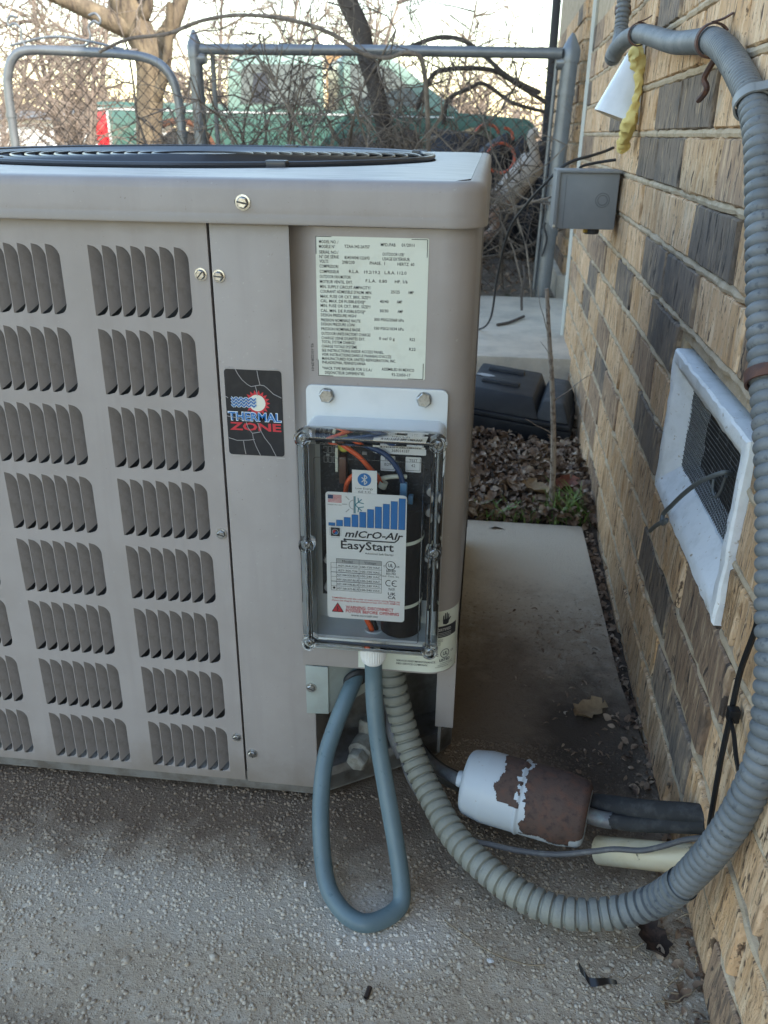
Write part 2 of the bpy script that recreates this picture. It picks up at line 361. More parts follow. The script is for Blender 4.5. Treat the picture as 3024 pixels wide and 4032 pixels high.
def ground_mat(name, base, layers, masks=(), bump=()):
    """layers: noise mixes; masks: (colour, centre, radii, noise scale, strength) blotches with ragged edges; no third coordinate = any height"""
    m = mat(name, base, .93, var=layers, bump=list(bump)); nt = m.node_tree; N = nt.nodes; L = nt.links
    b = N['Principled BSDF']; cur = b.inputs['Base Color'].links[0].from_socket; tc = [n for n in N if n.type == 'TEX_COORD'][0]
    for c, ce, rr, ns, st in masks:
        ce3 = tuple(ce) + (0,) * (3 - len(ce)); sc3 = [1 / r for r in rr] + [0] * (3 - len(rr))
        mp = N.new('ShaderNodeMapping'); mp.vector_type = 'POINT'
        mp.inputs['Location'].default_value = [-a * b_ for a, b_ in zip(ce3, sc3)]; mp.inputs['Scale'].default_value = sc3
        ln = N.new('ShaderNodeVectorMath'); ln.operation = 'LENGTH'
        L.new(tc.outputs['Object'], mp.inputs[0]); L.new(mp.outputs[0], ln.inputs[0])
        n = N.new('ShaderNodeTexNoise'); n.inputs['Scale'].default_value = ns; n.inputs['Detail'].default_value = 6; n.inputs['Roughness'].default_value = .65
        L.new(tc.outputs['Object'], n.inputs['Vector'])
        ad = N.new('ShaderNodeMath'); ad.operation = 'MULTIPLY_ADD'; ad.inputs[1].default_value = 1.6; L.new(n.outputs[0], ad.inputs[0]); L.new(ln.outputs['Value'], ad.inputs[2])
        mr = N.new('ShaderNodeMapRange'); mr.inputs[1].default_value = 1.25; mr.inputs[2].default_value = 1.95; mr.inputs[3].default_value = st; mr.inputs[4].default_value = 0
        L.new(ad.outputs[0], mr.inputs[0])
        mx = N.new('ShaderNodeMix'); mx.data_type = 'RGBA'; L.new(mr.outputs[0], mx.inputs[0]); L.new(cur, mx.inputs[6]); mx.inputs[7].default_value = (*c, 1); cur = mx.outputs[2]
    L.new(cur, b.inputs['Base Color']); return m
STAINS_AND_SHADING = [((.135, .095, .066), (-.42, .02), (.75, .17), 13, .92), ((.155, .11, .076), (.07, .20), (.25, .34), 9, .85), ((.055, .04, .03), (.2, .17), (.11, .20), 16, .85), ((.16, .12, .085), (-.55, -.38), (.35, .07), 10, .6),  # band under the condenser front: dirt plus its shade painted into the colour
          ((.64, .61, .57), (-.075, -.185), (.09, .06), 90, .5), ((.68, .60, .48), (.12, .82), (.36, .27), 9, .9), ((.50, .46, .40), (-.3, -.17), (.28, .06), 24, .55)]  # pale far-end blotch: extra brightness for the shaded gap, put into the colour
ground_mat('pad_concrete', (.50, .42, .325), [((.40, .325, .24), 7, .4, .65), ((.56, .50, .41), 45, .5, .72), ((.22, .17, .125), 120, .56, .68)], masks=STAINS_AND_SHADING,
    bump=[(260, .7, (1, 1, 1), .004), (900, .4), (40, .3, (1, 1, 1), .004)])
ground_mat('pebble', (.45, .385, .305), [((.52, .465, .39), 120, .56, .60), ((.27, .215, .165), 140, .56, .62), ((.46, .36, .25), 160, .62, .66)], masks=[(tuple(q * 1.25 for q in c), a, b, n, k * .88) for c, a, b, n, k in STAINS_AND_SHADING], bump=[(700, .2)])
_ac = MATS.pop('ac_paint'); bpy.data.materials.remove(_ac)
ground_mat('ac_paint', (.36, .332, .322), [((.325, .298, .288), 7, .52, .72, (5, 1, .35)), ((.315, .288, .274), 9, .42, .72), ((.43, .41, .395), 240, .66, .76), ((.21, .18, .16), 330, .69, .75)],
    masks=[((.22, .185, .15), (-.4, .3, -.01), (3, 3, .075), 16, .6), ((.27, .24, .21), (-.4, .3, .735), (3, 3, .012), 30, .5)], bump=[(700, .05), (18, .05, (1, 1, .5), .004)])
MATS['ac_paint'].node_tree.nodes['Principled BSDF'].inputs['Roughness'].default_value = .42
ground_mat('conduit_low', (.135, .152, .165), [((.19, .205, .215), 20, .42, .66), ((.07, .085, .10), 130, .58, .70)], masks=[((.27, .275, .235), (-.02, -.02), (.24, .30), 22, .9)], bump=[(500, .15)])
MATS['conduit_low'].node_tree.nodes['Principled BSDF'].inputs['Roughness'].default_value = .55
ground_mat('field', (.33, .26, .16), [((.25, .19, .115), 1.2, .4, .65), ((.20, .18, .09), .4, .5, .7), ((.40, .33, .22), 9, .55, .75)], bump=[(30, 1, (1, 1, 1), .03)])
ground_mat('yard_dirt', (.25, .205, .155), [((.17, .135, .10), 8, .4, .65), ((.36, .31, .25), 30, .52, .7), ((.09, .10, .05), 14, .58, .7)], bump=[(40, 1, (1, 1, 1), .02), (150, .7)])

# ------------------------------------------------------------------ the setting
def sheet(name, x0, x1, y0, y1, z, m, nx=1, ny=1, amp=0, fr=3):
    vs = []; fs = []
    for j in range(ny + 1):
        for i in range(nx + 1):
            x = x0 + (x1 - x0) * i / nx; y = y0 + (y1 - y0) * j / ny
            vs.append((x, y, z + (amp * noise.noise(Vector((x * fr, y * fr, 3))) if amp else 0)))
    for j in range(ny):
        for i in range(nx): a = j * (nx + 1) + i; fs.append((a, a + 1, a + nx + 2, a + nx + 1))
    return kind(MB().add(vs, fs).build(name, m, smooth=True, fix=False), 'structure')
sheet('ground', -900, 900, -60, 1400, -.10, 'field')
sheet('yard', -14, .9, 3.2, 10.5, .09, 'yard_dirt', 90, 60, .05, 1.4)
sheet('meadow', -60, 60, 9.0, 140, .075, 'field', 60, 60, .06, .4)
sheet('dirt_bed', -3, .36, .90, 2.12, -.015, 'soil', 120, 60, .03, 9)
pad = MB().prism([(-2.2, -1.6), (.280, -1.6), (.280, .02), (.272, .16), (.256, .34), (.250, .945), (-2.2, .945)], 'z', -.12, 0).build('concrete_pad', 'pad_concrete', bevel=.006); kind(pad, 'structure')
kind(MB().box(.235, .30, .0, .95, -.12, -.022).build('gap_soil', 'soil'), 'structure')
wk = MB().box(-2.4, .36, 2.05, 3.25, -.05, .12).build('walkway', 'concrete', bevel=.008); kind(wk, 'structure')

# exposed aggregate: the pebbles proud of the worn pad surface
iv, iff = ico()
N_P = 40000
px = nrg.uniform(-.80, .272, N_P); py = nrg.uniform(-.46, .16, N_P) 
den = np.array([noise.noise(Vector((a * 6, b * 6, 0))) for a, b in zip(px, py)])
keep = (den + nrg.uniform(-.55, .75, N_P) > -.12) & ~((py > .03) & (px < -.02)); px, py = px[keep], py[keep]; n = len(px)
sz = .0011 + .0021 * nrg.random(n) ** 2.4
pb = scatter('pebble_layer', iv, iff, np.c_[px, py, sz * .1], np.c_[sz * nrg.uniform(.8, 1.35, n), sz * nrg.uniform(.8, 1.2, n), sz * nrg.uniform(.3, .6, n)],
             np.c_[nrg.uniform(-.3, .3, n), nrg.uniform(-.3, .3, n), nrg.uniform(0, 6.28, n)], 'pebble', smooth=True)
kind(pb, 'stuff', 'fine grey pebbles of the exposed aggregate on the concrete pad')
n = 90; px = nrg.uniform(-.75, .2, n); py = nrg.uniform(-.45, -.03, n); sz = nrg.uniform(.004, .0085, n)
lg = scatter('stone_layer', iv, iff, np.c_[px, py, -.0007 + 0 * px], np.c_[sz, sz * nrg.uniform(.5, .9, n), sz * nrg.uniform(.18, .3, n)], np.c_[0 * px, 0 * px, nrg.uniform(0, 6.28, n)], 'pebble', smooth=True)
kind(lg, 'stuff', 'larger flat pale stones set in the concrete pad')

# leaf litter behind the pad
def leaf_shape():
    v = []; f = []
    for i in range(5):
        t = i / 4; w = .32 * math.sin(math.pi * min(max(t, .04), .96)) ** .8
        v += [(t - .5, -w, .22 * w + .10 * math.sin(t * 5)), (t - .5, 0, .10 * math.sin(t * 5) - .05), (t - .5, w, .30 * w + .10 * math.sin(t * 5))]
    for i in range(4):
        for k in range(2): a = i * 3 + k; f.append((a, a + 1, a + 4, a + 3))
    return v, f
lv, lf = leaf_shape()
n = 9500; px = nrg.uniform(-.35, .285, n); py = .955 + 1.1 * nrg.random(n) ** 1.1; s = nrg.uniform(.008, .030, n) * nrg.choice([.6, 1, 1.3], n)
lz = -.015 + .03 * nrg.random(n) + np.array([.02 * noise.noise(Vector((a * 9, b * 9, 1))) for a, b in zip(px, py)])
ll = scatter('leaf_litter', lv, lf, np.c_[px, py, lz + .008], np.c_[s, s * nrg.uniform(.6, 1.1, n), s * nrg.uniform(.6, 1.8, n)], np.c_[nrg.uniform(-.9, .9, n), nrg.uniform(-.8, .8, n), nrg.uniform(0, 6.28, n)], 'dead_leaf')
kind(ll, 'stuff', 'brown dead leaves covering the ground behind the pad')
n = 420; py = nrg.uniform(-.42, .95, n); px = np.where(py > .25, nrg.uniform(.250, .274, n), .272 - .05 * nrg.random(n) ** 2.5); s = nrg.uniform(.006, .018, n)
l2 = scatter('leaf_crumbs', lv, lf, np.c_[px, py, np.where(py > .25, -.016, .003)], np.c_[s, s, s], np.c_[nrg.uniform(-.9, .9, n), nrg.uniform(-.8, .8, n), nrg.uniform(0, 6.28, n)], 'dead_leaf')
kind(l2, 'stuff', 'crumbled leaf debris in the gap between pad and brick wall')
n = 260; px = .03 + .22 * nrg.random(n); py = .06 + .5 * nrg.random(n); s = nrg.uniform(.003, .012, n)
kp = (px - .03) / .22 > .9 * nrg.random(n); px, py, s = px[kp], py[kp], s[kp]; n = len(px)
l3 = scatter('pad_debris', lv, lf, np.c_[px, py, .002 + 0 * px], np.c_[s, s * .6, s], np.c_[nrg.uniform(-.5, .5, n), nrg.uniform(-.4, .4, n), nrg.uniform(0, 6.28, n)], 'dead_leaf')
kind(l3, 'stuff', 'small leaf scraps lying on the stained pad by the wall')
n = 900; px = nrg.uniform(-1.2, .30, n); py = 3.3 + 2.0 * nrg.random(n); s = nrg.uniform(.015, .05, n)
l4 = scatter('yard_leaves', lv, lf, np.c_[px, py, .105 + .03 * nrg.random(n)], np.c_[s, s * .8, s], np.c_[nrg.uniform(-.8, .8, n), nrg.uniform(-.7, .7, n), nrg.uniform(0, 6.28, n)], 'dead_leaf')
kind(l4, 'stuff', 'grey brown leaves and rubble on the dirt beyond the walkway')
# grass at the far pad edge
gb = MB()
for i in range(190):
    if i < 110: x = rng.gauss(.225, .025); y = rng.uniform(.96, 1.06)
    else: x = rng.uniform(.0, .2); y = rng.uniform(.95, 1.03)
    x = min(x, .272); a = rng.uniform(0, 6.28); h = rng.uniform(.035, .10) * (1 if i < 110 else .65); l = rng.uniform(.2, .9) * h; w = rng.uniform(.0016, .0032)
    dx, dy = math.cos(a), math.sin(a)
    if x + dx * l > .268: dx = -abs(dx)
    nx, ny = -dy * w, dx * w
    P = [(x + dx * l * t * t, y + dy * l * t * t, -.01 + h * t * (1 - .25 * t)) for t in (0, .4, .75, 1)]
    vs = []
    for k, p in enumerate(P):
        ww = (1, .9, .6, .05)[k]; vs += [(p[0] - nx * ww, p[1] - ny * ww, p[2]), (p[0] + nx * ww, p[1] + ny * ww, p[2])]
    gb.add(vs, [(0, 1, 3, 2), (2, 3, 5, 4), (4, 5, 7, 6)])
kind(gb.build('grass', 'grass_blade', smooth=True, fix=False), 'stuff', 'green grass blades growing along the far edge of the pad')

# ------------------------------------------------------------------ house: brick walls, roof
WX = lambda y: .277 + .0125 * (y - .35)        # the wall face runs a touch off square
WA = -math.atan(.0125)
house = thing('house', 'tan and charcoal brick house wall along the right side', 'house', (.45, 1, 0))
CH = .0825; BL = .245; J = .012
def skew(mb): mb.v = [(x + .0125 * (y - .35), y, z) for x, y, z in mb.v]; return mb
core = MB(); V0, V1, Z0, Z1 = -.015, .402, .320, .552
X0 = .2855; X1 = .42
core.box(X0, X1, -5, V0, -.12, 3.0); core.box(X0, X1, V1, 2.44, -.12, 3.0); core.box(X0, X1, V0, V1, -.12, Z0); core.box(X0, X1, V0, V1, Z1, 2.6)
wall = skew(core).build('wall', 'mortar', house, fix=False); 
MB().box(.335, .345, V0 - .02, V1 + .02, Z0 - .02, Z1 + .02).build('vent_cavity', 'vent_dark', wall)
brick_me = {}
def make_brick(kindm, seed):
    r = random.Random(seed); ny, nz = 17, 11; Lb, Hb = BL - J, CH - J; vs = []; fs = []; o = Vector((seed * 7.3, seed * 3.1, 0))
    gu = [0, .010] + [k / 14 for k in range(1, 14)] + [.990, 1, 1]; gu = gu[:ny] + [1]; gu = [0, .010] + [.01 + .98 * k / 15 for k in range(1, 15)] + [.990, 1]
    gv = [0, .03] + [.03 + .94 * k / 9 for k in range(1, 9)] + [.97, 1]
    for j in range(nz + 1):
        for i in range(ny + 1):
            u, v = gu[i], gv[j]; y = Lb * u; z = Hb * v
            g = noise.noise(Vector((y * 75, z * 9, 0)) + o) * .0022 + noise.noise(Vector((y * 14, z * 12, 5)) + o) * .0024 + max(0, noise.noise(Vector((y * 40, z * 30, 8)) + o) - .45) * .012
            d = g
            if i in (0, ny): d += .0028; y += noise.noise(Vector((z * 60, 9, i)) + o) * .004
            if j in (0, nz): d += .0028 + .0025 * noise.noise(Vector((y * 90, 3, j)) + o); z += noise.noise(Vector((y * 55, j, 2)) + o) * .0042
            vs.append((d, y, z))
    W = ny + 1
    for j in range(nz):
        for i in range(ny): a = j * W + i; fs.append((a, a + W, a + W + 1, a + 1))
    rim = [i for i in range(W)] + [j * W + ny for j in range(1, nz + 1)] + [nz * W + i for i in range(ny - 1, -1, -1)] + [j * W for j in range(nz - 1, 0, -1)]
    b0 = len(vs); vs += [(.035, vs[k][1], vs[k][2]) for k in rim]; n = len(rim)
    for k in range(n): fs.append((rim[k], rim[(k + 1) % n], b0 + (k + 1) % n, b0 + k))
    me = bpy.data.meshes.new('brick'); me.from_pydata(vs, [], fs)
    bm = bmesh.new(); bm.from_mesh(me); bmesh.ops.recalc_face_normals(bm, faces=bm.faces); bm.to_mesh(me); bm.free()
    me.polygons.foreach_set('use_smooth', [True] * len(me.polygons)); me.set_sharp_from_angle(angle=rad(30))
    me.materials.append(MATS[kindm]); return me
TAN = [make_brick('brick_tan', k) for k in range(1, 9)]; DARK = [make_brick('brick_dark', k) for k in range(11, 16)]; BROWN = [make_brick('brick_brown', k) for k in range(21, 25)]
def brick(parent, y0, y1, z, dark, x=None, rz=None, pos=None):
    me = rng.choice(DARK if dark else BROWN if rng.random() < .17 else TAN); Lb = BL - J
    s = (y1 - y0 - J) / Lb
    if pos is None: pos = (WX((y0 + y1) / 2) + rng.uniform(-.002, .002), y0 + J / 2, z + J / 2); pos = (pos[0] - .0125 * (y1 - y0) / 2, pos[1], pos[2])
    return inst('brick', me, parent, pos, (0, 0, WA if rz is None else rz), (1, s, 1))
joint = {10: .402, 9: .321, 8: .419, 7: .334, 6: .410, 5: .30, 4: .42, 3: .15, 2: .20, 1: -.02, 0: -.203, 11: .55, 12: .515, 13: .62}
dark_at = {10: (.5, .8), 9: (.70, 1.03), 8: (.28,), 7: (.45, .70), 6: (.53, 1.05), 5: (1.6,), 4: (.65, 1.75), 3: (1.2,), 2: (.40,), 1: (.10,), 12: (.95,)}
for c in range(-1, 14):
    z = .82 + CH * (c - 10)
    cc = c
    j0 = joint.get(cc, .4 + (.12 if cc % 2 else 0)); y = j0 - BL * math.ceil((j0 + .5) / BL)
    while y < 2.42:
        y1 = y + BL; a, b = y, min(y1, 2.436); y = y1
        if b - a < .05: continue
        zc = z + CH / 2; segs = [(a, b)]
        if z + CH > Z0 + .005 and z < Z1 - .03:                       # keep clear of the vent
            segs = []
            if a < V0: segs.append((a, min(b, V0 - .004)))
            if b > V1: segs.append((max(a, V1 + .004), b))
        for a2, b2 in segs:
            if b2 - a2 < .035: continue
            dk = any(a2 < q < b2 for q in dark_at.get(cc, ()))
            if not dk and (a2 > 1.3 or a2 < -.3) and rng.random() < .10: dk = True
            brick(wall, a2, b2, z, dk)
# weathered bed joints standing a little proud between the courses
for c in range(-1, 14):
    z = .82 + CH * (c - 10); spans = [(-.52, V0 - .012), (V1 + .012, 2.42)] if Z0 - .01 < z < Z1 + .01 else [(-.52, 2.42)]
    for a, b in spans:
        n_ = int((b - a) / .014); P = []; Rb = []
        for i in range(n_ + 1):
            y = a + (b - a) * i / n_; P.append((WX(y) + .0062 + .0050 * noise.noise(Vector((y * 22, z * 40, 3))), y, z + .0022 * noise.noise(Vector((y * 30, z * 50, 7))))); Rb.append(.0062 + .0022 * noise.noise(Vector((y * 40, z * 60, 1))))
        MB().tube(P, Rb, 8).build('mortar_joint', 'mortar', wall, smooth=True, fix=False)
# far part of the house: set back behind the corner, square to the near wall
FX = .352; FY = 3.42
core = MB().box(FX + .008, 3.2, FY + .008, 5.3, -.1, 3.0).build('far_wall', 'mortar', house, fix=False)
for c in range(0, 14):
    z = .205 + CH * c; y = FY - (BL / 2 if c % 2 else 0)
    while y < 5.28:
        a, b = max(y, FY + .012), min(y + BL, 5.29); y += BL
        if b - a > .05: brick(core, a, b, z, rng.random() < .15, rz=0, pos=(FX, a + J / 2, z + J / 2))
    x = FX
    k = 0
    while x < .62:
        w = BL if (c + k) % 2 else BL / 2; k += 1
        me = rng.choice(DARK if rng.random() < .16 else TAN)
        inst('brick', me, core, (x + w - J / 2, FY, z + J / 2), (0, 0, math.pi / 2), (1, (w - J) / (BL - J), 1)); x += w
MB().box(FX - .02, 3.2, FY - .025, 5.32, -.1, .200).build('foundation', 'concrete', house, bevel=.006)
MB().box(.40, 3.2, 2.44, FY + .008, -.1, 3.0).build('recess_wall', 'soffit', house, fix=False)
MB().tube(spline([(.300, 2.43, .0), (.299, 2.43, .5), (.303, 2.43, 1.0), (.302, 2.43, 1.5)], 6), .011, 6).build('caulk_strip', 'caulk', house, smooth=True)
MB().box(FX - .05, FX + .002, 5.30, 5.36, .1, 2.6).build('downspout', 'dark_trim', house, bevel=.01)
MB().box(.95, 3.2, 5.3, 12, -.1, 3.0).build('rear_shade_wall', 'soffit', house, fix=False)  # unseen wall, added to shade the front of the truck
rf = MB(); rf.add([(-.10, -6, 2.98), (-.10, 9.6, 2.98), (4.5, 9.6, 4.9), (4.5, -6, 4.9), (-.10, -6, 3.10), (-.10, 9.6, 3.10), (4.5, 9.6, 5.02), (4.5, -6, 5.02)],
                  [(0, 1, 2, 3), (4, 7, 6, 5), (0, 4, 5, 1), (1, 5, 6, 2), (2, 6, 7, 3), (3, 7, 4, 0)])
rf.build('roof', 'roofing', house)  # out of view; run on past the far wall to throw shade on the truck
# ------------------------------------------------------------------ condenser unit
ac = thing('air_conditioner', 'grey taupe outdoor air conditioning condenser with louvred front panels', 'air conditioner', (-.42, .42, 0))
AX0, AX1, AY1, ZT, ZB = -.84, -.011, .84, .733, .030
tilt = lambda y: .0135 * max(y, 0)
# louvred panel: a sheet with rectangular windows, each filled with a pressed louvre
LP = .01513; LH = .0715; RP = .0851; CX = [-.405 - 9 * LP * k for k in range(4)]
RT = [.709 - RP * i for i in range(8)]
xs = sorted(set([AX0] + [c for c in CX] + [c + 7 * LP for c in CX] + [-.279])); xs = [x for x in xs if x >= AX0]
zs = sorted(set([ZB, ZT] + RT + [z - LH for z in RT]))
pn = MB()
def inwin(x, z): return any(c < x < c + 7 * LP for c in CX) and any(t - LH < z < t for t in RT)
for a, b in zip(xs, xs[1:]):
    for c, d in zip(zs, zs[1:]):
        if not inwin((a + b) / 2, (c + d) / 2): pn.poly([(a, 0, c), (b, 0, c), (b, 0, d), (a, 0, d)])
pn.poly([(-.279, 0, ZB), (-.279, .012, ZB), (-.279, .012, ZT), (-.279, 0, ZT)])
pn.poly([(AX0, 0, ZB), (AX0, .012, ZB), (-.279, .012, ZB), (-.279, 0, ZB)])
panel = pn.build('louvre_panel', 'ac_paint', ac, fix=False)
lm = MB(); D = .0125
vv = [0, .0015, .003, .0045, .006, .0075, .0095, .0115, .0145, .03, .045, .0575, .061, .064, .0665, .0685, .0700, .0715]
def xr(v):                                   # right outline of the opening, v measured down from the top
    if v < .0135: return LP * math.sqrt(max(0, 1 - (1 - v / .0135) ** 2)) * .955
    if v > .0605:
        t = (v - .0605) / .011; return LP * .955 * (.30 + .70 * math.sqrt(max(0, 1 - t * t)))
    return LP * .955
def lp(x, y, v): return (x, y, -v + (y * .95 * max(0, v - .045) / .0265 if y > .0014 else 0))
for a, b in zip(vv, vv[1:]):
    xa, xb = xr(a), xr(b)
    for k in range(4):
        t0, t1 = k / 4, (k + 1) / 4
        dp = lambda x, v: D * (x / LP) ** 1.05
        lm.poly([lp(xa * t0, dp(xa * t0, a), a), lp(xb * t0, dp(xb * t0, b), b), lp(xb * t1, dp(xb * t1, b), b), lp(xa * t1, dp(xa * t1, a), a)])
    lm.poly([lp(xa, 0, a), lp(xb, 0, b), lp(LP, 0, b), lp(LP, 0, a)])
    lm.poly([lp(xa, 0, a), lp(xa, .0013, a), lp(xb, .0013, b), lp(xb, 0, b)])
lme = bpy.data.meshes.new('louvre'); lme.from_pydata(lm.v, [], lm.f); lme.polygons.foreach_set('use_smooth', [True] * len(lme.polygons)); lme.set_sharp_from_angle(angle=rad(25))
lme.materials.append(MATS['ac_louver_shaded']); lme.materials.append(MATS['ac_flush'])
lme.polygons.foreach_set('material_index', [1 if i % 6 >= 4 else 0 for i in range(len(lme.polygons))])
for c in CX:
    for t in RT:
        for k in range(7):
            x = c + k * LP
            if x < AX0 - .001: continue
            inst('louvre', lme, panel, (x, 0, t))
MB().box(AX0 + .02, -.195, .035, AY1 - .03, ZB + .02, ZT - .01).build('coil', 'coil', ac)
MB().box(AX0, AX0 + .003, .001, AY1, ZB, ZT).build('side_panel', 'ac_paint', ac)
MB().box(AX0, AX1, AY1 - .004, AY1, ZB, ZT).build('rear_panel', 'ac_paint', ac)
MB().box(AX1 - .006, AX1 - .003, .30, AY1 - .004, ZB + .02, ZT).build('side_panel', 'ac_paint', ac)
# corner column between the seams
MB().box(-.2762, -.1815, -.0012, .010, ZB - .001, ZT).build('corner_column', 'ac_paint', ac, bevel=.0018)
MB().box(-.1865, -.1825, .006, .11, ZB + .004, .222).build('column_return', 'ac_paint', ac)
# wrap-around access panel: front, rounded corner, side
RC = .034; CXc, CYc = AX1 - RC, RC - .004
def prof(u, off=0):
    """u: distance along the panel from the start of the corner arc (negative = front)"""
    if u <= 0: return (CXc + u, CYc - RC - off)
    L = RC * math.pi / 2
    if u < L: a = u / RC; return (CXc + (RC + off) * math.sin(a), CYc - (RC + off) * math.cos(a))
    return (CXc + RC + off, CYc + u - L)
ap = MB(); us = [-.150, -.12, -.08, -.04, 0] + [RC * math.pi / 2 * i / 10 for i in range(1, 11)] + [.1, .2, .28]
zz = [.223, .2245, .733]
for i in range(len(us)):
    pass
vs = []; fs = []
for z, of in ((.2235, -.0022), (.2235, -.0006), (.2247, 0), (.7325, 0)):
    for u in us: x, y = prof(u, of); vs.append((x, y, z))
n = len(us)
for j in range(3):
    for i in range(n - 1): fs.append((j * n + i, j * n + i + 1, (j + 1) * n + i + 1, (j + 1) * n + i))
x0, y0 = prof(us[0]); fs.append((0, 3 * n, len(vs), len(vs) + 1)); vs += [(x0, y0 + .006, .7325), (x0, y0 + .006, .2235)]
access = MB().add(vs, fs).build('access_panel', 'ac_paint', ac, smooth=True)
# base pan with the corner cut across, and the recessed valve compartment
pan = [(AX0 + .004, .004), (-.182, .004), (-.10, .058), (-.03, .104), (-.012, .13), (-.012, AY1 - .01), (AX0 + .004, AY1 - .01)]
MB().prism(pan, 'z', .012, ZB + .012).build('base_pan', 'dusty_metal', ac, bevel=.004)
rim = MB()
for (a, b), (c, d) in zip(pan[1:5], pan[2:6]):
    rim.add([(a, b, .014), (c, d, .014), (c, d, .052), (a, b, .052), (a, b + .004, .014), (c, d + .004, .014), (c, d + .004, .052), (a, b + .004, .052)], [(0, 1, 2, 3), (4, 7, 6, 5), (3, 2, 6, 7), (0, 4, 5, 1)])
rim.build('pan_rim', 'dusty_metal', ac)
bp = MB(); bp.add([(-.184, .10, .04), (-.10, .13, .04), (-.03, .17, .04), (-.03, .17, .30), (-.10, .13, .30), (-.184, .10, .30)], [(0, 1, 4, 5), (1, 2, 3, 4)])
bplate = bp.build('valve_plate', 'dusty_metal', ac, fix=False)
for hx, hy, hz in ((-.150, .1095, .152), (-.118, .1212, .149)): MB().lathe([(.0055, 0), (.0055, .004)], (hx, hy, hz), (.33, -.94, 0), 18).build('plate_hole', 'vent_dark', bplate)
MB().box(-.034, -.010, .062, .066, .095, .232).build('side_flange', 'ac_paint', ac, bevel=.001)
MB().box(-.030, -.026, .066, .20, .05, .30).build('compartment_wall', 'dusty_metal', ac)
MB().box(-.184, -.03, .02, .17, .30, .304).build('compartment_top', 'coil', ac)
# pale wiring bracket with grommet
bk = MB().prism([(-.1925, .2215), (-.1645, .2215), (-.1645, .152), (-.1925, .150)], 'y', -.0035, -.0005)
br = bk.build('wiring_bracket', 'bracket', ac, bevel=.0008)
bk2 = MB(); bk2.add([(-.165, -.0005, .151), (-.10, .055, .168), (-.10, .055, .222), (-.165, -.0005, .222)], [(0, 1, 2, 3)]); bk2.build('bracket_face', 'bracket', br, fix=False)
MB().lathe([(.0095, 0), (.0165, .0), (.0175, .003), (.0155, .006), (.0095, .006)], (-.1345, .0225, .193), (.45, -.75, -.35), 24, caps=False).build('grommet', 'rubber', br, smooth=True)
# service valve
vb = MB().lathe([(.010, -.02), (.013, -.02), (.013, .0), (.017, .002), (.017, .022), (.013, .026), (.008, .028)], (-.126, .062, .060), (-.25, -.85, -.1), 10)
vb.lathe([(.012, 0), (.012, .04), (.009, .045)], (-.126, .068, .045), (0, .1, 1), 16)
vo = vb.build('service_valve', 'valve', ac, smooth=True)
MB().lathe([(.0145, 0), (.0145, .013), (.012, .016)], (-.131, .036, .057), (-.25, -.85, -.1), 6).build('valve_cap', 'valve', vo, bevel=.001)
MB().tube(spline([(-.10, .085, .125), (-.094, .08, .10), (-.09, .06, .08), (-.075, .045, .055)], 6), .0085, 12).build('suction_stub', 'copper_line', vo, smooth=True)
# top cover: rolled lip all round, slightly crowned lid
lip = MB(); R0 = .036
def loop(off, z):
    x0, x1, y0, y1 = AX0 - .006 - off, AX1 + .006 + off, -.008 - off, AY1 + .006 + off
    return [(x, y, z + tilt(y)) for x, y in rrect(x0, x1, y0, y1, R0 + off, 7)]
lv_ = [(0, .7335), (.0022, .7335), (.0026, .7355), (.0002, .7415), (0, .7440), (0, .764), (-.0012, .7690), (-.0042, .7725), (-.009, .7742), (-.016, .7748)]
loops = [loop(o, z) for o, z in lv_]; n = len(loops[0]); vs = [p for l in loops for p in l]; fs = []
for j in range(len(loops) - 1):
    for i in range(n): fs.append((j * n + i, j * n + (i + 1) % n, (j + 1) * n + (i + 1) % n, (j + 1) * n + i))
lip.add(vs, fs); top = lip.build('top_cover', 'ac_paint', ac, smooth=True)
GC = (-.425, .455); GR = .338
inner = loops[-1]; vs = list(inner); m2 = 96; fs = []
cir = [(GC[0] + (GR + .02) * math.cos(2 * math.pi * i / m2), GC[1] + (GR + .02) * math.sin(2 * math.pi * i / m2)) for i in range(m2)]
# lid ring between the lip and the fan opening
def near(a):
    d = Vector((math.cos(a), math.sin(a))); bx = (AX1 - .010 - GC[0]) / abs(d.x) if abs(d.x) > 1e-6 else 9; by = ((AY1 - .010 - GC[1] if d.y > 0 else GC[1] - .006)) / abs(d.y) if abs(d.y) > 1e-6 else 9
    t = min(bx, by); x, y = GC[0] + d.x * t, GC[1] + d.y * t; rc = .032
    for cx_, sx_ in ((AX1 - .010 - rc, 1), (AX0 + .010 + rc, -1)):
        for cy_, sy_ in ((AY1 - .010 - rc, 1), (.006 + rc, -1)):
            if (x - cx_) * sx_ > 0 and (y - cy_) * sy_ > 0: v = Vector((x - cx_, y - cy_)).normalized() * rc; x, y = cx_ + v.x, cy_ + v.y
    return (x, y)
vs = []
for i in range(m2):
    a = 2 * math.pi * i / m2; e = near(a); c = cir[i]
    e2 = (e[0] * .999 + GC[0] * .001, e[1] * .999 + GC[1] * .001)
    vs += [(*e2, .7746 + tilt(e2[1])), (*c, .7768 + tilt(c[1])), (GC[0] + (GR + .004) * math.cos(a), GC[1] + (GR + .004) * math.sin(a), .7745 + tilt(c[1]))]
for i in range(m2):
    k = (i + 1) % m2; fs += [(i * 3, i * 3 + 1, k * 3 + 1, k * 3), (i * 3 + 1, i * 3 + 2, k * 3 + 2, k * 3 + 1)]
MB().add(vs, fs).build('lid', 'ac_paint_top', top, smooth=True)
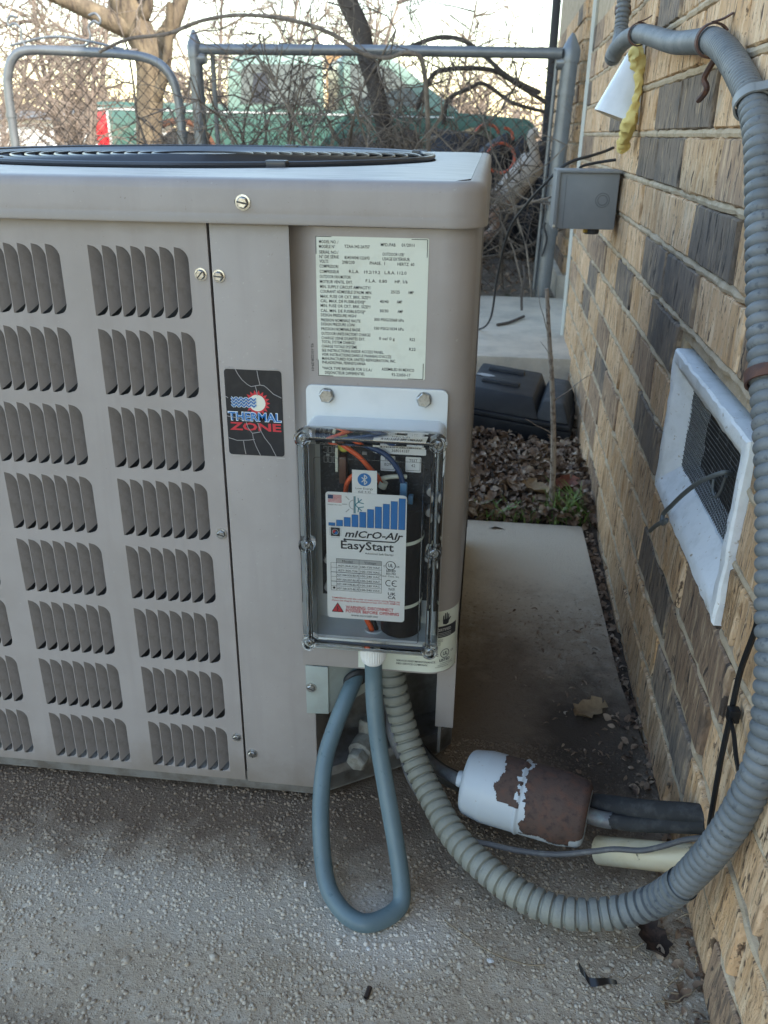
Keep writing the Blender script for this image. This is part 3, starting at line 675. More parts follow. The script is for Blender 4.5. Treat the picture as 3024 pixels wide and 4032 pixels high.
# fan guard
guard = MB()
def gz(x, y, k=0): return .7785 + tilt(y) + k
for r, w in [(GR, .0034)] + [(GR - .019 * i, .0021) for i in range(1, 15)]:
    pts = [(GC[0] + r * math.cos(2 * math.pi * i / 72), GC[1] + r * math.sin(2 * math.pi * i / 72)) for i in range(73)]
    if r == GR: guard.tube([(x, y, gz(x, y, .0008)) for x, y in pts], w, 8, False)
gd = guard.build('fan_guard', 'grille', ac, smooth=True)
for i in range(1, 15):
    r = GR - .019 * i; pts = [(GC[0] + r * math.cos(2 * math.pi * k / 64), GC[1] + r * math.sin(2 * math.pi * k / 64)) for k in range(65)]
    MB().tube([(x, y, gz(x, y, .001 * (1 - (r / GR) ** 2))) for x, y in pts], .0019, 5, False).build('guard_ring', 'grille', gd, smooth=True)
for i in range(12):
    a = 2 * math.pi * (i + .3) / 12
    MB().tube([(GC[0] + r * math.cos(a), GC[1] + r * math.sin(a), gz(0, GC[1] + r * math.sin(a), -.0045 + .001 * (1 - (r / GR) ** 2))) for r in (GR, GR * .6, .06)], .0026, 6).build('guard_spoke', 'grille', gd, smooth=True)
MB().lathe([(.065, 0), (.065, .004), (.05, .006)], (GC[0], GC[1], .7795), (0, 0, 1), 32).build('guard_hub', 'grille', gd, smooth=True)
MB().lathe([(GR, 0), (GR, .02)], (GC[0], GC[1], .72), (0, 0, 1), 48).build('fan_shroud', 'vent_dark', ac)
for a in (-58, -118, 25, 80):
    x, y = GC[0] + (GR + .001) * math.cos(rad(a)), GC[1] + (GR + .001) * math.sin(rad(a))
    MB().box(x - .012, x + .012, y - .009, y + .009, .7755 + tilt(y), .784 + tilt(y)).build('guard_clip', 'grille', gd, bevel=.002)

# hex screws
def hex_mesh(name, r, h, slot=True, washer=1.35, m='zinc'):
    mb = MB(); mb.lathe([(r * washer, 0), (r * washer, -h * .22), (r * 1.02, -h * .25)], (0, 0, 0), (0, 1, 0), 20, caps=False)
    ns = 6; vs = []
    for rr, hh in ((r, -.2 * h), (r, -.85 * h), (r * .86, -h)):
        for j in range(6): a = 2 * math.pi * j / 6; vs.append((rr * math.cos(a), hh, rr * math.sin(a)))
    fs = [(i * 6 + j, i * 6 + (j + 1) % 6, (i + 1) * 6 + (j + 1) % 6, (i + 1) * 6 + j) for i in range(2) for j in range(6)] + [tuple(range(12, 18))]
    mb.add(vs, fs); me_o = mb.build(name, m, None, fix=True); me = me_o.data; bpy.data.objects.remove(me_o); return me
SC = hex_mesh('screw', .0048, .0042)
sl_ = MB().box(-.0044, .0044, -.00445, -.0040, -.0007, .0007).build('slot', 'slot'); SLm = sl_.data; bpy.data.objects.remove(sl_)
def screw(parent, x, y, z, rot, s=1):
    o = inst('screw', SC, parent, (x, y, z), (0, rot, 0), (s, s, s)); q = bpy.data.objects.new('slot', SLm); COL.objects.link(q); q.parent = o; return o
screw(top, -.238, -.0082, .753, .2, 1.15)
MB().prism(rrect(-.2465, -.2385, .7505, .7565, .0029), 'y', -.0086, -.0083).build('screw_slot', 'slot', top)
screw(panel, -.288, 0, .683, 2.3); screw(ac, -.269, -.0012, .682, .1); screw(panel, -.287, 0, .392, .3); screw(ac, -.267, -.0012, .077, 1.3); screw(br, -.186, -.0035, .190, .5)
screw(panel, -.287, 0, .100, .3, .01 + .9)

# rating plate
FY0 = prof(-.05)[1]
lab = MB(); LX0, LX1, LZ0, LZ1 = -.1685, -.0575, .5845, .7235
y0 = FY0 - .0004
lab.prism(rrect(LX0, LX1, LZ0, LZ1, .001, 1), 'y', y0, FY0 - .00005)
rp = lab.build('rating_plate', 'label_paper', access)
ink = MB(); yi = y0 - .00025
def LT(zx, zy, txt, wz, hz=25, **k):
    v = (zy - 98 - 26 * (zx - 195) / 940) / 1140; uw = (LX1 - LX0) / (945 - 62 * v)
    text(ink, txt, LX0 + (zx - 192 - 14 * v) * uw, LZ1 - v * (LZ1 - LZ0) - hz / 2 * .000122, hz * .000122, yi, wz * uw, bold=.006, **k)
for zx, zy, t, w in [(222, 140, 'MODEL NO. /', 163), (222, 177, 'MODÈLE N°', 135), (435, 178, 'TZAA-342-2A757', 210), (738, 166, 'MFD./FAB', 122), (910, 170, '01/2011', 105),
    (224, 220, 'SERIAL NO./', 160), (224, 256, 'N° DE SÉRIE', 163), (435, 264, '8345W041122693', 208), (751, 239, 'OUTDOOR USE/', 180), (751, 275, 'USAGE EXTÉRIEUR', 225),
    (225, 292, 'VOLTS', 74), (415, 300, '208/230', 104), (645, 308, 'PHASE.  1', 125), (875, 316, 'HERTZ  60', 138), (225, 330, 'COMPRESSOR/', 160), (226, 372, 'COMPRESSEUR', 162),
    (472, 373, 'R.L.A.', 84), (598, 378, '19.2/19.2', 132), (768, 382, 'L.R.A. 112.0', 180), (226, 412, 'OUTDOOR FAN MOTOR/', 262), (227, 452, 'MOTEUR VENTIL. EXT.', 275),
    (610, 446, 'F.L.A.  0.80', 176), (852, 453, 'HP. 1/6', 105), (228, 492, 'MIN. SUPPLY CIRCUIT AMPACITY/', 422), (229, 530, "COURANT ADMISSBLE D'ALIM. MIN.", 432), (818, 534, '25/25', 74), (960, 538, 'AMP', 45),
    (230, 570, 'MAX. FUSE OR CKT. BRK. SIZE*/', 420), (231, 607, 'CAL. MAX. DE FUSIBLE/DISJ*', 376), (726, 611, '40/40', 72), (866, 614, 'AMP', 44), (231, 645, 'MIN. FUSE OR CKT. BRK. SIZE*/', 418), (232, 686, 'CAL. MIN. DE FUSIBLE/DISJ*', 374), (724, 686, '30/30', 72), (872, 691, 'AMP', 43),
    (233, 722, 'DESIGN PRESSURE HIGH/', 298), (233, 763, 'PRESSION NOMINALE HAUTE', 330), (677, 757, '300 PSIG/2068 kPa', 246), (234, 797, 'DESIGN PRESSURE LOW/', 284), (235, 836, 'PRESSION NOMINALE BASSE', 326), (677, 829, '150 PSIG/1034 kPa', 244),
    (235, 875, 'OUTDOOR UNITS FACTORY CHARGE/', 412), (236, 912, "CHARGE USINE D'UNITÉS EXT.", 364), (716, 913, '0 oz/ 0 g', 130), (970, 920, 'R22', 43), (237, 945, 'TOTAL SYSTEM CHARGE/', 282), (237, 982, 'CHARGE TOTALE SYSTÈME', 295), (964, 1001, 'R22', 53),
    (238, 1017, 'SEE INSTRUCTIONS INSIDE ACCESS PANEL.', 518), (238, 1052, "VOIR INSTRUCTIONS DANS LE PANNEAU D'ACCÈS", 577), (239, 1087, 'MANUFACTURED FOR: UNITED REFRIGERATION, INC.', 614), (239, 1120, 'PHILADELPHIA, PENNSYLVANIA', 364),
    (241, 1170, '*HACR TYPE BREAKER FOR U.S.A./', 415), (263, 1208, 'DISJONCTEUR DIFFERENTIEL', 332), (735, 1172, 'ASSEMBLED IN MEXICO', 268), (817, 1218, '92-22050-17', 155)]:
    LT(zx, zy, t, w)
for a, b, sx, sz in ((LX0 + .0004, LZ1 - .0004, 1, -1), (LX1 - .0014, LZ1 - .001, -1, -1), (LX0 + .0004, LZ0 + .0004, 1, 1), (LX1 - .0020, LZ0 + .0006, -1, 1)):
    line(ink, [(a + sx * .0155, b), (a, b), (a, b + sz * .0165)], .0006, yi)
ink.build('lettering', 'ink', rp, fix=False)
n2 = MB(); text(n2, '92-101228-29-01', -.1755, .618, .0028, FY0 - .0003, .0285, bold=.005, rot=-math.pi / 2); n2.build('part_number', 'ink', access, fix=False)

# brand sticker on the corner column: black card with a sun, waves and two words
bx0, bx1, bz0, bz1 = -.2705, -.2085, .4912, .5868; yb = -.0012
bs = MB().prism(rrect(bx0, bx1, bz0, bz1, .0035), 'y', yb - .0004, yb - .00005).build('brand_sticker', 'sticker_black', ac)
W_, H_ = bx1 - bx0, bz1 - bz0; U = lambda u: bx0 + u * W_; Vv = lambda v: bz1 - v * H_
y1_ = yb - .0006
rd = MB(); cx, cz = U(.555), Vv(.375)
sp = []
for i in range(36): a = 2 * math.pi * i / 36; r = .0143 if i % 2 == 0 else .0103; sp.append((cx + r * math.cos(a), y1_, cz + r * math.sin(a)))
for i in range(36): rd.poly([(cx, y1_, cz), sp[i], sp[(i + 1) % 36]])
text(rd, 'ZONE', U(.045), Vv(.700), .0088, y1_, W_ * .915, bold=.03); rd.build('red_print', 'red_print', bs, fix=False)
cr_ = MB(); disc(cr_, cx, cz, .0091, y1_ - .0002, 28); cr_.build('sun_disc', 'cream_print', bs, fix=False)
def wave(v, amp=.0013): return [(U(.10 + .44 * i / 40), Vv(v) + amp * math.cos(i / 40 * 5 * 2 * math.pi)) for i in range(41)]
pw = MB(); [line(pw, wave(v), .0030, y1_ - .0004) for v in (.335, .372, .410)]
text(pw, 'THERMAL', U(.022), Vv(.586), .0100, y1_ - .0004, W_ * .956, bold=.045); pw.build('pale_print', 'pale_print', bs, fix=False)
bw = MB(); [line(bw, wave(v), .0011, y1_ - .0006) for v in (.335, .372, .410)]
text(bw, 'THERMAL', U(.037), Vv(.582), .0092, y1_ - .0006, W_ * .926, bold=.012); bw.build('blue_print', 'blue_print', bs, fix=False)
ck = MB(); Q = lambda a: [(U((x - 150 - 80 * (z - 150) / 1850) / 1275), Vv((z - 150 - 65 * (x - 150) / 1280) / 1850)) for x, z in a]
for p in ([(410, 150), (470, 260), (560, 380), (680, 480), (760, 525), (850, 512), (960, 495), (1050, 510), (1130, 570), (1260, 690), (1440, 775)], [(895, 190), (920, 330), (960, 490)], [(855, 512), (880, 600), (900, 720)], [(165, 715), (240, 760)],
          [(640, 1290), (680, 1410), (780, 1540), (800, 1670), (860, 1830), (960, 2030)], [(230, 1630), (330, 1660), (420, 1690), (560, 1690), (700, 1685), (830, 1670)], [(570, 1700), (590, 1850), (620, 2000)], [(900, 1310), (970, 1480), (1060, 1640), (1190, 1800), (1330, 2070)], [(780, 1535), (960, 1505)], [(200, 1150), (420, 1190), (560, 1240), (790, 1280)]):
    line(ck, Q(p), .00075, y1_ - .0008)
ck.build('sticker_crack', 'crack', bs, fix=False)
for x, z, w, h in ((-.2645, .5876, .009, .0012), (-.2165, .5880, .009, .0014), (-.262, .4898, .009, .0012), (-.213, .4892, .009, .0012)): MB().box(x - w / 2, x + w / 2, yb - .0008, yb, z - h / 2, z + h / 2).build('badge_tab', 'ac_paint_top', bs)

# warning stickers wrapped round the bottom corner of the access panel
def wrapfn(off): return lambda u, y, z: (*prof(u, off), z)
def wrap_patch(mb, u0, u1, z0, z1, off, n=14):
    vs = []
    for i in range(n + 1):
        for z in (z0, z1): x, y = prof(u0 + (u1 - u0) * i / n, off); vs.append((x, y, z))
    mb.add(vs, [(2 * i, 2 * i + 2, 2 * i + 3, 2 * i + 1) for i in range(n)])
ws = MB(); wrap_patch(ws, -.082, .050, .2262, .256, .0004); wrap_patch(ws, -.012, .052, .256, .310, .0004); wst = ws.build('warning_sticker', 'label_paper', access, smooth=True, fix=False)
dk = MB(); wrap_patch(dk, -.002, .040, .274, .2895, .0007); f7 = wrapfn(.0009)
text(dk, 'SERVICE AND MAINTENANCE,', -.036, .2395, .0026, 0, .047, bold=.01, fn=f7); text(dk, 'FIED SERVICE COMPANY.', -.036, .2352, .0026, 0, .038, bold=.01, fn=f7)
text(dk, 'C', .011, .2485, .0032, 0, fn=f7, bold=.02); text(dk, 'US', .0315, .2505, .0028, 0, fn=f7, bold=.01); text(dk, 'UL', .0195, .2487, .0050, 0, .0066, fn=f7, bold=.03); text(dk, 'LISTED', .0155, .2405, .0036, 0, .0145, fn=f7, bold=.03)
for i, (t, w) in enumerate((('CONDENSING UNIT', .018), ('CLIMATISATION CENTRAL', .022), ('COMPRESSEUR', .018))): text(dk, t, .0125 - .003 * i + .004, .2372 - .0024 * i, .0014, 0, w, fn=f7)
for i, t in enumerate(('CERTIFICATION APPLIES', 'WHEN THE COMPLETE', 'SYSTEM IS LISTED', 'WITH AHRI')): text(dk, t, -.001, .2705 - .0022 * i, .0013, 0, .020 - .003 * (i > 1), fn=f7)
rp2 = [(.0225 + .0062 * math.cos(a), .2510 + .0062 * math.sin(a)) for a in [2 * math.pi * i / 28 for i in range(29)]]
for (a, b), (c, d) in zip(rp2, rp2[1:]):
    k = .86; q = [(a, b), (c, d), (.0225 + (c - .0225) * k, .251 + (d - .251) * k), (.0225 + (a - .0225) * k, .251 + (b - .251) * k)]; dk.poly([f7(u, 0, z) for u, z in q])
def wpoly(pts): dk.poly([f7(u, 0, z) for u, z in pts])
wpoly([(.018, .2925), (.0225, .2910), (.0255, .2925), (.0262, .2985), (.0175, .2985)])                                # hand
for k, (u, h) in enumerate(((.0176, .3040), (.0199, .3066), (.0222, .3070), (.0244, .3050))): wpoly([(u, .2980), (u + .0017, .2980), (u + .0015, h), (u + .0002, h)])
wpoly([(.0255, .2950), (.0290, .2995), (.0279, .3005), (.0252, .2975)])
wpoly([(.004, .3040), (.0095, .3030), (.0135, .2975), (.0120, .2970), (.0085, .3010), (.004, .3025)])
dk.build('lettering', 'ink', wst, fix=False)
wt = MB(); f8 = wrapfn(.0012); text(wt, 'AHRI CERTIFIED', -.0005, .2832, .0036, 0, .030, bold=.03, fn=f8)
for i in range(3): wrap_patch(wt, .003, .030, .2800 - .0020 * i, .2806 - .0020 * i, .0012, 6)
wt.build('white_lettering', 'grey_print', wst, fix=False)
# ------------------------------------------------------------------ soft starter box on the access panel
st = thing('soft_starter', 'clear-fronted soft starter box bolted to the condenser corner panel', 'starter box', (-.105, -.03, .29))
SX0, SX1, SZ0, SZ1 = -.1795, -.0310, .2925, .5455; YF = FY0; YC = -.052
fl = MB().prism(rrect(-.1815, -.0325, .252, .5755, .007), 'y', YF - .0045, YF - .0004).build('mounting_flange', 'starter_box', st, bevel=.001)
# open-fronted back box
bb = MB(); o = rrect(SX0 + .003, SX1 - .003, SZ0 + .003, SZ1 - .003, .008, 4); i_ = rrect(SX0 + .007, SX1 - .007, SZ0 + .007, SZ1 - .007, .005, 4); n = len(o)
vs = [(x, YF - .0046, z) for x, z in o] + [(x, YC, z) for x, z in o] + [(x, YC, z) for x, z in i_] + [(x, YF - .008, z) for x, z in i_]
fs = [(k * n + a, k * n + (a + 1) % n, (k + 1) * n + (a + 1) % n, (k + 1) * n + a) for k in range(3) for a in range(n)] + [tuple(range(3 * n, 4 * n))]
body = bb.add(vs, fs).build('back_box', 'starter_box', st, smooth=True, fix=False)
for x in (-.159, -.057): inst('bolt', hex_mesh('bolt', .0078, .006, washer=1.0), fl, (x, YF - .0045, .5655), (0, .3 + x, 0))
mk = MB()
for x in (-.159, -.057):
    for a in range(0, 360, 60): line(mk, [(x + .003 * math.cos(rad(a)), .5655 + .003 * math.sin(rad(a))), (x + .0052 * math.cos(rad(a)), .5655 + .0052 * math.sin(rad(a)))], .0008, YF - .0106)
mk.build('bolt_mark', 'silver_can', fl, fix=False)
# clear lid: stepped rim, thin pane, six screw bosses
rimm = MB(); steps = [(0, YC + .001), (0, -.066), (.0015, -.0715), (.004, -.0735), (.0065, -.0735), (.0075, -.0705), (.0085, -.0705), (.0095, -.0735), (.0115, -.0735), (.0125, -.0715)]
vs = []; fs = []
for ins, y in steps: vs += [(x, y, z) for x, z in rrect(SX0 + ins, SX1 - ins, SZ0 + ins, SZ1 - ins, max(.0095 - ins * .6, .002), 4)]
n = 20
for k in range(len(steps) - 1): fs += [(k * n + a, k * n + (a + 1) % n, (k + 1) * n + (a + 1) % n, (k + 1) * n + a) for a in range(n)]
rimm.add(vs, [f for f in fs]); lid = rimm.build('clear_lid', 'clear_rim', st, smooth=True, fix=False)
MB().poly([(x, -.0716, z) for x, z in rrect(SX0 + .0123, SX1 - .0123, SZ0 + .0123, SZ1 - .0123, .003, 4)]).build('pane', 'clear_pane', lid, fix=False)
fr = MB()
a_ = rrect(-.162, -.0515, .3085, .519, .003, 3)
fr.tube([(x, -.0712, z) for x, z in a_ + a_[:1]], .0005, 5, False); fr.build('pane_line', 'clear_plastic', lid, smooth=True, fix=False)
# dark gasket in the groove
gk = MB(); gp = rrect(SX0 + .0082, SX1 - .0082, SZ0 + .0082, SZ1 - .0082, .004, 4); gk.tube([(x, -.0685, z) for x, z in gp + gp[:1]], .0016, 6, False); gk.build('gasket', 'rubber', lid, smooth=True, fix=False)
for x, z in ((-.1725, .5385), (-.0380, .5385), (-.1715, .4205), (-.0385, .4205), (-.1715, .3000), (-.0385, .3000)):
    b = MB().lathe([(.0088, .0), (.0088, .010), (.0078, .0125), (.0058, .0125), (.0052, .008), (.0, .008)], (x, -.0630, z), (0, -1, 0), 20, caps=False).build('screw_boss', 'clear_rim', lid, smooth=True, fix=False)
    h = MB().lathe([(.0038, 0), (.0038, .0012), (.0026, .0022)], (x, -.0705, z), (0, -1, 0), 14).build('lid_screw', 'zinc', lid, smooth=True)
    c = MB(); rt_ = rng.uniform(0, 1.5)
    for k in (0, math.pi / 2): d = Vector((math.cos(rt_ + k), math.sin(rt_ + k))) * .0024; line(c, [(x - d.x, z - d.y), (x + d.x, z + d.y)], .0008, -.0728)
    c.build('screw_cross', 'slot', h, fix=False)
# electronics
pcb = MB().box(-.166, -.042, -.0165, -.0145, .332, .538).build('circuit_board', 'circuit', st)
MB().lathe([(.0215, 0), (.0225, .001), (.0225, .150), (.0205, .152)], (-.0735, -.0405, .3085), (0, 0, 1), 32).build('capacitor', 'cap_black', st, smooth=True)
for z in (.3475, .4235):
    pts = [(-.0735 + .0232 * math.cos(rad(a)), -.0405 + .0232 * math.sin(rad(a)), z + .006 * (a + 90) / 180) for a in range(-100, 101, 10)]
    mbz = MB(); vs = []
    for p in pts: vs += [(p[0], p[1], p[2] - .002), (p[0], p[1], p[2] + .002)]
    mbz.add(vs, [(2 * k, 2 * k + 2, 2 * k + 3, 2 * k + 1) for k in range(len(pts) - 1)]); mbz.build('cable_tie', 'white_wire', st, smooth=True, fix=False)
for x, z, r, l in ((-.0455, .470, .0052, .011), (-.0465, .4465, .0048, .012), (-.158, .3805, .0045, .010), (-.156, .348, .0058, .014), (-.0455, .395, .004, .02)):
    MB().lathe([(r, 0), (r, l), (r * .85, l + .0008)], (x, -.0165, z), (0, -1, 0), 18).build('component_can', 'silver_can', pcb, smooth=True)
MB().box(-.158, -.147, -.030, -.0165, .357, .371).build('relay', 'yellow_part', pcb, bevel=.0008)
MB().lathe([(.0055, -.003), (.0068, 0), (.0055, .003)], (-.1385, -.024, .5155), (.3, -1, .2), 16).build('varistor', 'yellow_part', pcb, smooth=True)
MB().box(-.1435, -.1360, -.03, -.0165, .475, .505).build('heat_sink', 'brown_part', pcb, bevel=.001)
MB().box(-.1475, -.1445, -.03, -.0165, .488, .515).build('shunt', 'white_wire', pcb, bevel=.0005)
for k in range(26):
    x = rng.choice([rng.uniform(-.163, -.145), rng.uniform(-.12, -.10), rng.uniform(-.052, -.044)]); z = rng.uniform(.40, .532); w = rng.uniform(.0012, .003)
    MB().box(x - w, x + w, -.0185, -.0165, z - w * .6, z + w * .6).build('chip', rng.choice(['slot', 'silver_can', 'cap_black', 'circuit']), pcb)
sp2 = MB()
for x in (-.160, -.155, -.150): 
    for z in (.497, .508, .519): line(sp2, [(x - .0018, z - .0035), (x + .0018, z - .0035), (x + .0018, z + .0035), (x - .0018, z + .0035), (x - .0018, z - .0035)], .0004, -.0167)
text(sp2, 'PCB-368-00C', -.0425, .389, .0026, -.0167, .026, rot=-math.pi / 2); sp2.build('board_print', 'grey_print', pcb, fix=False)
def tag_card(x0, x1, z0, z1, y, name='tag'): return MB().prism(rrect(x0, x1, z0, z1, .0008, 1), 'y', y, y + .0006).build(name, 'white_card', st)
bc = tag_card(-.1055, -.0520, .5115, .5285, -.030, 'barcode_tag'); t = MB(); x = -.098
while x < -.056: w = rng.choice([.0003, .0005, .0009]); rect(t, x, x + w, .5195, .5255, -.0303); x += w + rng.choice([.0004, .0006, .0009])
text(t, '368014187', -.0785, .5140, .0032, -.0303, .0185, align='c'); t.build('lettering', 'ink', bc, fix=False)
for (x0, x1), a, b in (((-.1005, -.0850), 'FW', 'B29'), ((-.0740, -.0575), 'TEST', '42')):
    tg = tag_card(x0, x1, .4885, .5055, -.020, 'board_tag'); t = MB(); xm = (x0 + x1) / 2
    text(t, a, xm, .5005, .0030, -.0203, align='c'); text(t, b, xm, .4945, .0034, -.0203, align='c'); line(t, [(x0 + .001, .4905), (x1 - .001, .4905), (x1 - .001, .5045)], .0004, -.0203); t.build('lettering', 'ink', tg, fix=False)
def wire(pts, r, m, name='wire'): return MB().tube(spline(pts, 8), r, 10).build(name, m, st, smooth=True)
wire([(-.158, -.030, .5345), (-.148, -.036, .528), (-.137, -.038, .521), (-.121, -.040, .511), (-.110, -.040, .499), (-.101, -.038, .488), (-.098, -.034, .478)], .0026, 'orange_wire')
wire([(-.118, -.034, .490), (-.128, -.036, .487), (-.134, -.036, .478), (-.136, -.034, .465)], .0026, 'orange_wire')
wire([(-.136, -.030, .527), (-.115, -.034, .521), (-.094, -.036, .513), (-.081, -.037, .499), (-.075, -.037, .484), (-.0735, -.037, .470)], .0028, 'blue_wire')
wire([(-.104, -.033, .482), (-.092, -.036, .4875), (-.080, -.034, .4885), (-.072, -.03, .487)], .0024, 'white_wire')
MB().box(-.0775, -.0700, -.041, -.034, .466, .4835).build('terminal', 'blue_terminal', st, bevel=.0015)
MB().box(-.0685, -.0635, -.041, -.034, .458, .470).build('terminal', 'blue_terminal', st, bevel=.0012)
MB().lathe([(.0045, 0), (.0045, .007)], (-.0965, -.038, .4765), (.3, 0, .95), 14, caps=False).build('wire_sleeve', 'white_wire', st, smooth=True, fix=False)
wire([(-.124, -.040, .345), (-.121, -.040, .334), (-.114, -.038, .318), (-.108, -.036, .304), (-.106, -.036, .296)], .0030, 'orange_wire')
wire([(-.118, -.037, .340), (-.113, -.035, .327), (-.106, -.033, .312), (-.1015, -.033, .297)], .0030, 'black_plastic')
MB().lathe([(.0105, 0), (.0105, .002), (.0085, .002), (.0085, 0)], (-.1045, -.034, .2996), (0, 0, 1), 26, caps=False).build('entry_collar', 'starter_box', st, smooth=True, fix=False)
# cable gland
gl = MB(); prof_ = [(.0118, .2955), (.0118, .285), (.0145, .2835), (.0150, .278)]
gl.lathe([(r, z) for r, z in prof_], (-.105, -.034, 0), (0, 0, 1), 30); gn = gl.build('gland_body', 'white_nylon', st, smooth=True)
kn = MB(); ns = 64; vs = []
for z, rr in ((.2805, .0146), (.2785, .0152), (.2640, .0150), (.2585, .0132), (.2560, .0108)):
    for j in range(ns): a = 2 * math.pi * j / ns; r = rr * (1 - (.035 if j % 2 and z > .262 else 0)); vs.append((-.105 + r * math.cos(a), -.034 + r * math.sin(a), z))
kn.add(vs, [(k * ns + j, k * ns + (j + 1) % ns, (k + 1) * ns + (j + 1) % ns, (k + 1) * ns + j) for k in range(4) for j in range(ns)] + [tuple(range(ns)), tuple(range(4 * ns, 5 * ns))]); kn.build('gland_nut', 'white_nylon', gn)

# product card inside the lid
cx0, cx1, cz0, cz1, yc = -.1515, -.0675, .3315, .4805, -.0660
card = MB().prism(rrect(cx0, cx1, cz0, cz1, .0035), 'y', yc, yc + .0006).build('product_card', 'white_card', st)
bt = MB().box(-.1240, -.0985, yc + .0008, yc + .0014, .478, .5055).build('wireless_card', 'white_card', st)
CW, CHh = cx1 - cx0, cz1 - cz0; CU = lambda u: cx0 + u * CW; CV = lambda v: cz1 - v * CHh
kk = MB(); bl = MB(); rd = MB(); gy = MB(); te = MB(); db = MB(); yk = yc - .0003
def T(mb, u0, v, txt, wu, h, al='l', **k): text(mb, txt, CU(u0), CV(v), h, yk - (.0002 if mb is kk else 0), None if wu is None else wu * CW, align=al, **k)
for i in range(10): rect(bl, CU(.035 + .0965 * i), CU(.035 + .0965 * i + .080), CV(.2545), CV(.232 - .2115 * i / 9), yk)
for i in range(10): line(db, [(CU(.035 + .0965 * i), CV(.2545)), (CU(.035 + .0965 * i), CV(.232 - .2115 * i / 9)), (CU(.115 + .0965 * i), CV(.232 - .2115 * i / 9)), (CU(.115 + .0965 * i), CV(.2545)), (CU(.035 + .0965 * i), CV(.2545))], .0003, yk - .0002)
rect(db, CU(.03), CU(.095), CV(.05), CV(.021), yk - .0002)
for i in range(7): rect(rd, CU(.03), CU(.20), CV(.0250 + .0087 * i), CV(.0207 + .0087 * i), yk)
T(kk, .03, .098, 'MADE IN USA', .17, .0012)
c0, d0 = CU(.355), CV(.087)
ring(gy, c0, d0, .0052, .0009, yk, 14, 90, 270)
for a in (135, 180, 225): line(gy, [(c0 + .0072 * math.cos(rad(a)), d0 + .0072 * math.sin(rad(a))), (c0 + .0125 * math.cos(rad(a)), d0 + .0125 * math.sin(rad(a)))], .0010, yk)
line(gy, [(c0 - .0005, d0 - .0095), (c0 - .0005, d0 + .0095)], .0010, yk); line(te, [(c0 + .0008, d0 - .0095), (c0 + .0008, d0 + .0095)], .0012, yk)
for sg in (1, -1):
    line(te, [(c0 + .001, d0), (c0 + .0078, d0 + sg * .0065)], .0010, yk); line(te, [(c0 + .0045, d0 + sg * .0030), (c0 + .0100, d0 + sg * .0018)], .0009, yk); line(te, [(c0 + .0045, d0 + sg * .0030), (c0 + .0040, d0 + sg * .0080)], .0009, yk)
rect(kk, CU(.06), CU(.175), CV(.335), CV(.268), yk - .0002); ring(gy, CU(.1175), CV(.302), .0032, .0006, yk - .0005)
disc(rd, CU(.105), CV(.298), .0016, yk - .0006, 12); disc(bl, CU(.128), CV(.307), .0017, yk - .0006, 12)
for i in range(8):
    for u0, v0, u1, v1 in ((.066 + .0135 * i, .262, .072 + .0135 * i, .254), (.066 + .0135 * i, .349, .072 + .0135 * i, .341), (.042, .274 + .0078 * i, .054, .270 + .0078 * i), (.181, .274 + .0078 * i, .193, .270 + .0078 * i)): rect(gy, CU(u0), CU(u1), CV(v0), CV(v1), yk)
T(kk, .235, .3345, 'mICrO-AIr', .73, .0080, shear=.25, bold=.02)
line(kk, [(CU(.245), CV(.356)), (CU(.86), CV(.356)), (CU(.90), CV(.335))], .0014, yk - .0002); disc(kk, CU(.235), CV(.356), .0014, yk - .0002, 14)
T(kk, .185, .428, 'EasyStart', .665, .0098, bold=.015); T(kk, .49, .463, 'Advanced Soft Starter', .36, .0025)
# model table
tu = (.055, .125, .415, .70); tv = [.510, .545, .5825, .620, .657, .695, .732, .768]
rect(gy, CU(tu[1]), CU(tu[3]), CV(tv[1]), CV(tv[0]), yk)
for i, v in enumerate(tv): line(kk, [(CU(tu[1] if i == 0 else tu[0]), CV(v)), (CU(tu[3]), CV(v))], .0006 if i in (3, 5) else .0003, yk - .0002)
for i, u in enumerate(tu): line(kk, [(CU(u), CV(tv[0] if i else tv[1])), (CU(u), CV(tv[-1]))], .0003, yk - .0002)
T(kk, .265, .538, 'Model', .13, .0028, 'c'); T(kk, .555, .538, 'Voltage', .15, .0028, 'c')
for i, (a, b) in enumerate((('ASY-364-X20', '100-120 VAC'), ('ASY-364-T36', '100-120 VAC'), ('ASY-364-X36-BLUE', '100-240 VAC'), ('ASY-364-X07-BLUE', '100-240 VAC'), ('ASY-368-X48-BLUE', '100-240 VAC'), ('ASY-368-X72-BLUE', '100-240 VAC'))):
    T(kk, .27, tv[i + 2] - .009, a, .25 if i < 2 else .28, .0024, 'c', bold=.004); T(kk, .557, tv[i + 2] - .009, b, .25, .0024, 'c', bold=.004)
disc(kk, CU(.092), CV(.748), .0014, yk - .0002, 14)
ring(kk, CU(.815), CV(.540), .0050, .0007, yk - .0002); T(kk, .815, .552, 'UL', .062, .0042, 'c', bold=.01); T(kk, .725, .553, 'C', None, .0022, bold=.01); T(kk, .885, .553, 'US', None, .0022, bold=.01)
T(kk, .82, .590, 'LISTED', .12, .0027, 'c', bold=.02); T(kk, .82, .612, 'E511752', .12, .0023, 'c', bold=.02); T(kk, .82, .632, 'Ind. Cont. Eq.', .21, .0020, 'c')
ring(kk, CU(.795), CV(.682), .0034, .0008, yk - .0002, 14, 60, 300); ring(kk, CU(.875), CV(.682), .0034, .0008, yk - .0002, 14, 60, 300); line(kk, [(CU(.835), CV(.682)), (CU(.868), CV(.682))], .0008, yk - .0002)
T(kk, .832, .733, 'RoHS', .078, .0020, 'c', bold=.01); T(kk, .832, .740, 'COMPLIANT', .085, .0007, 'c', bold=.01)
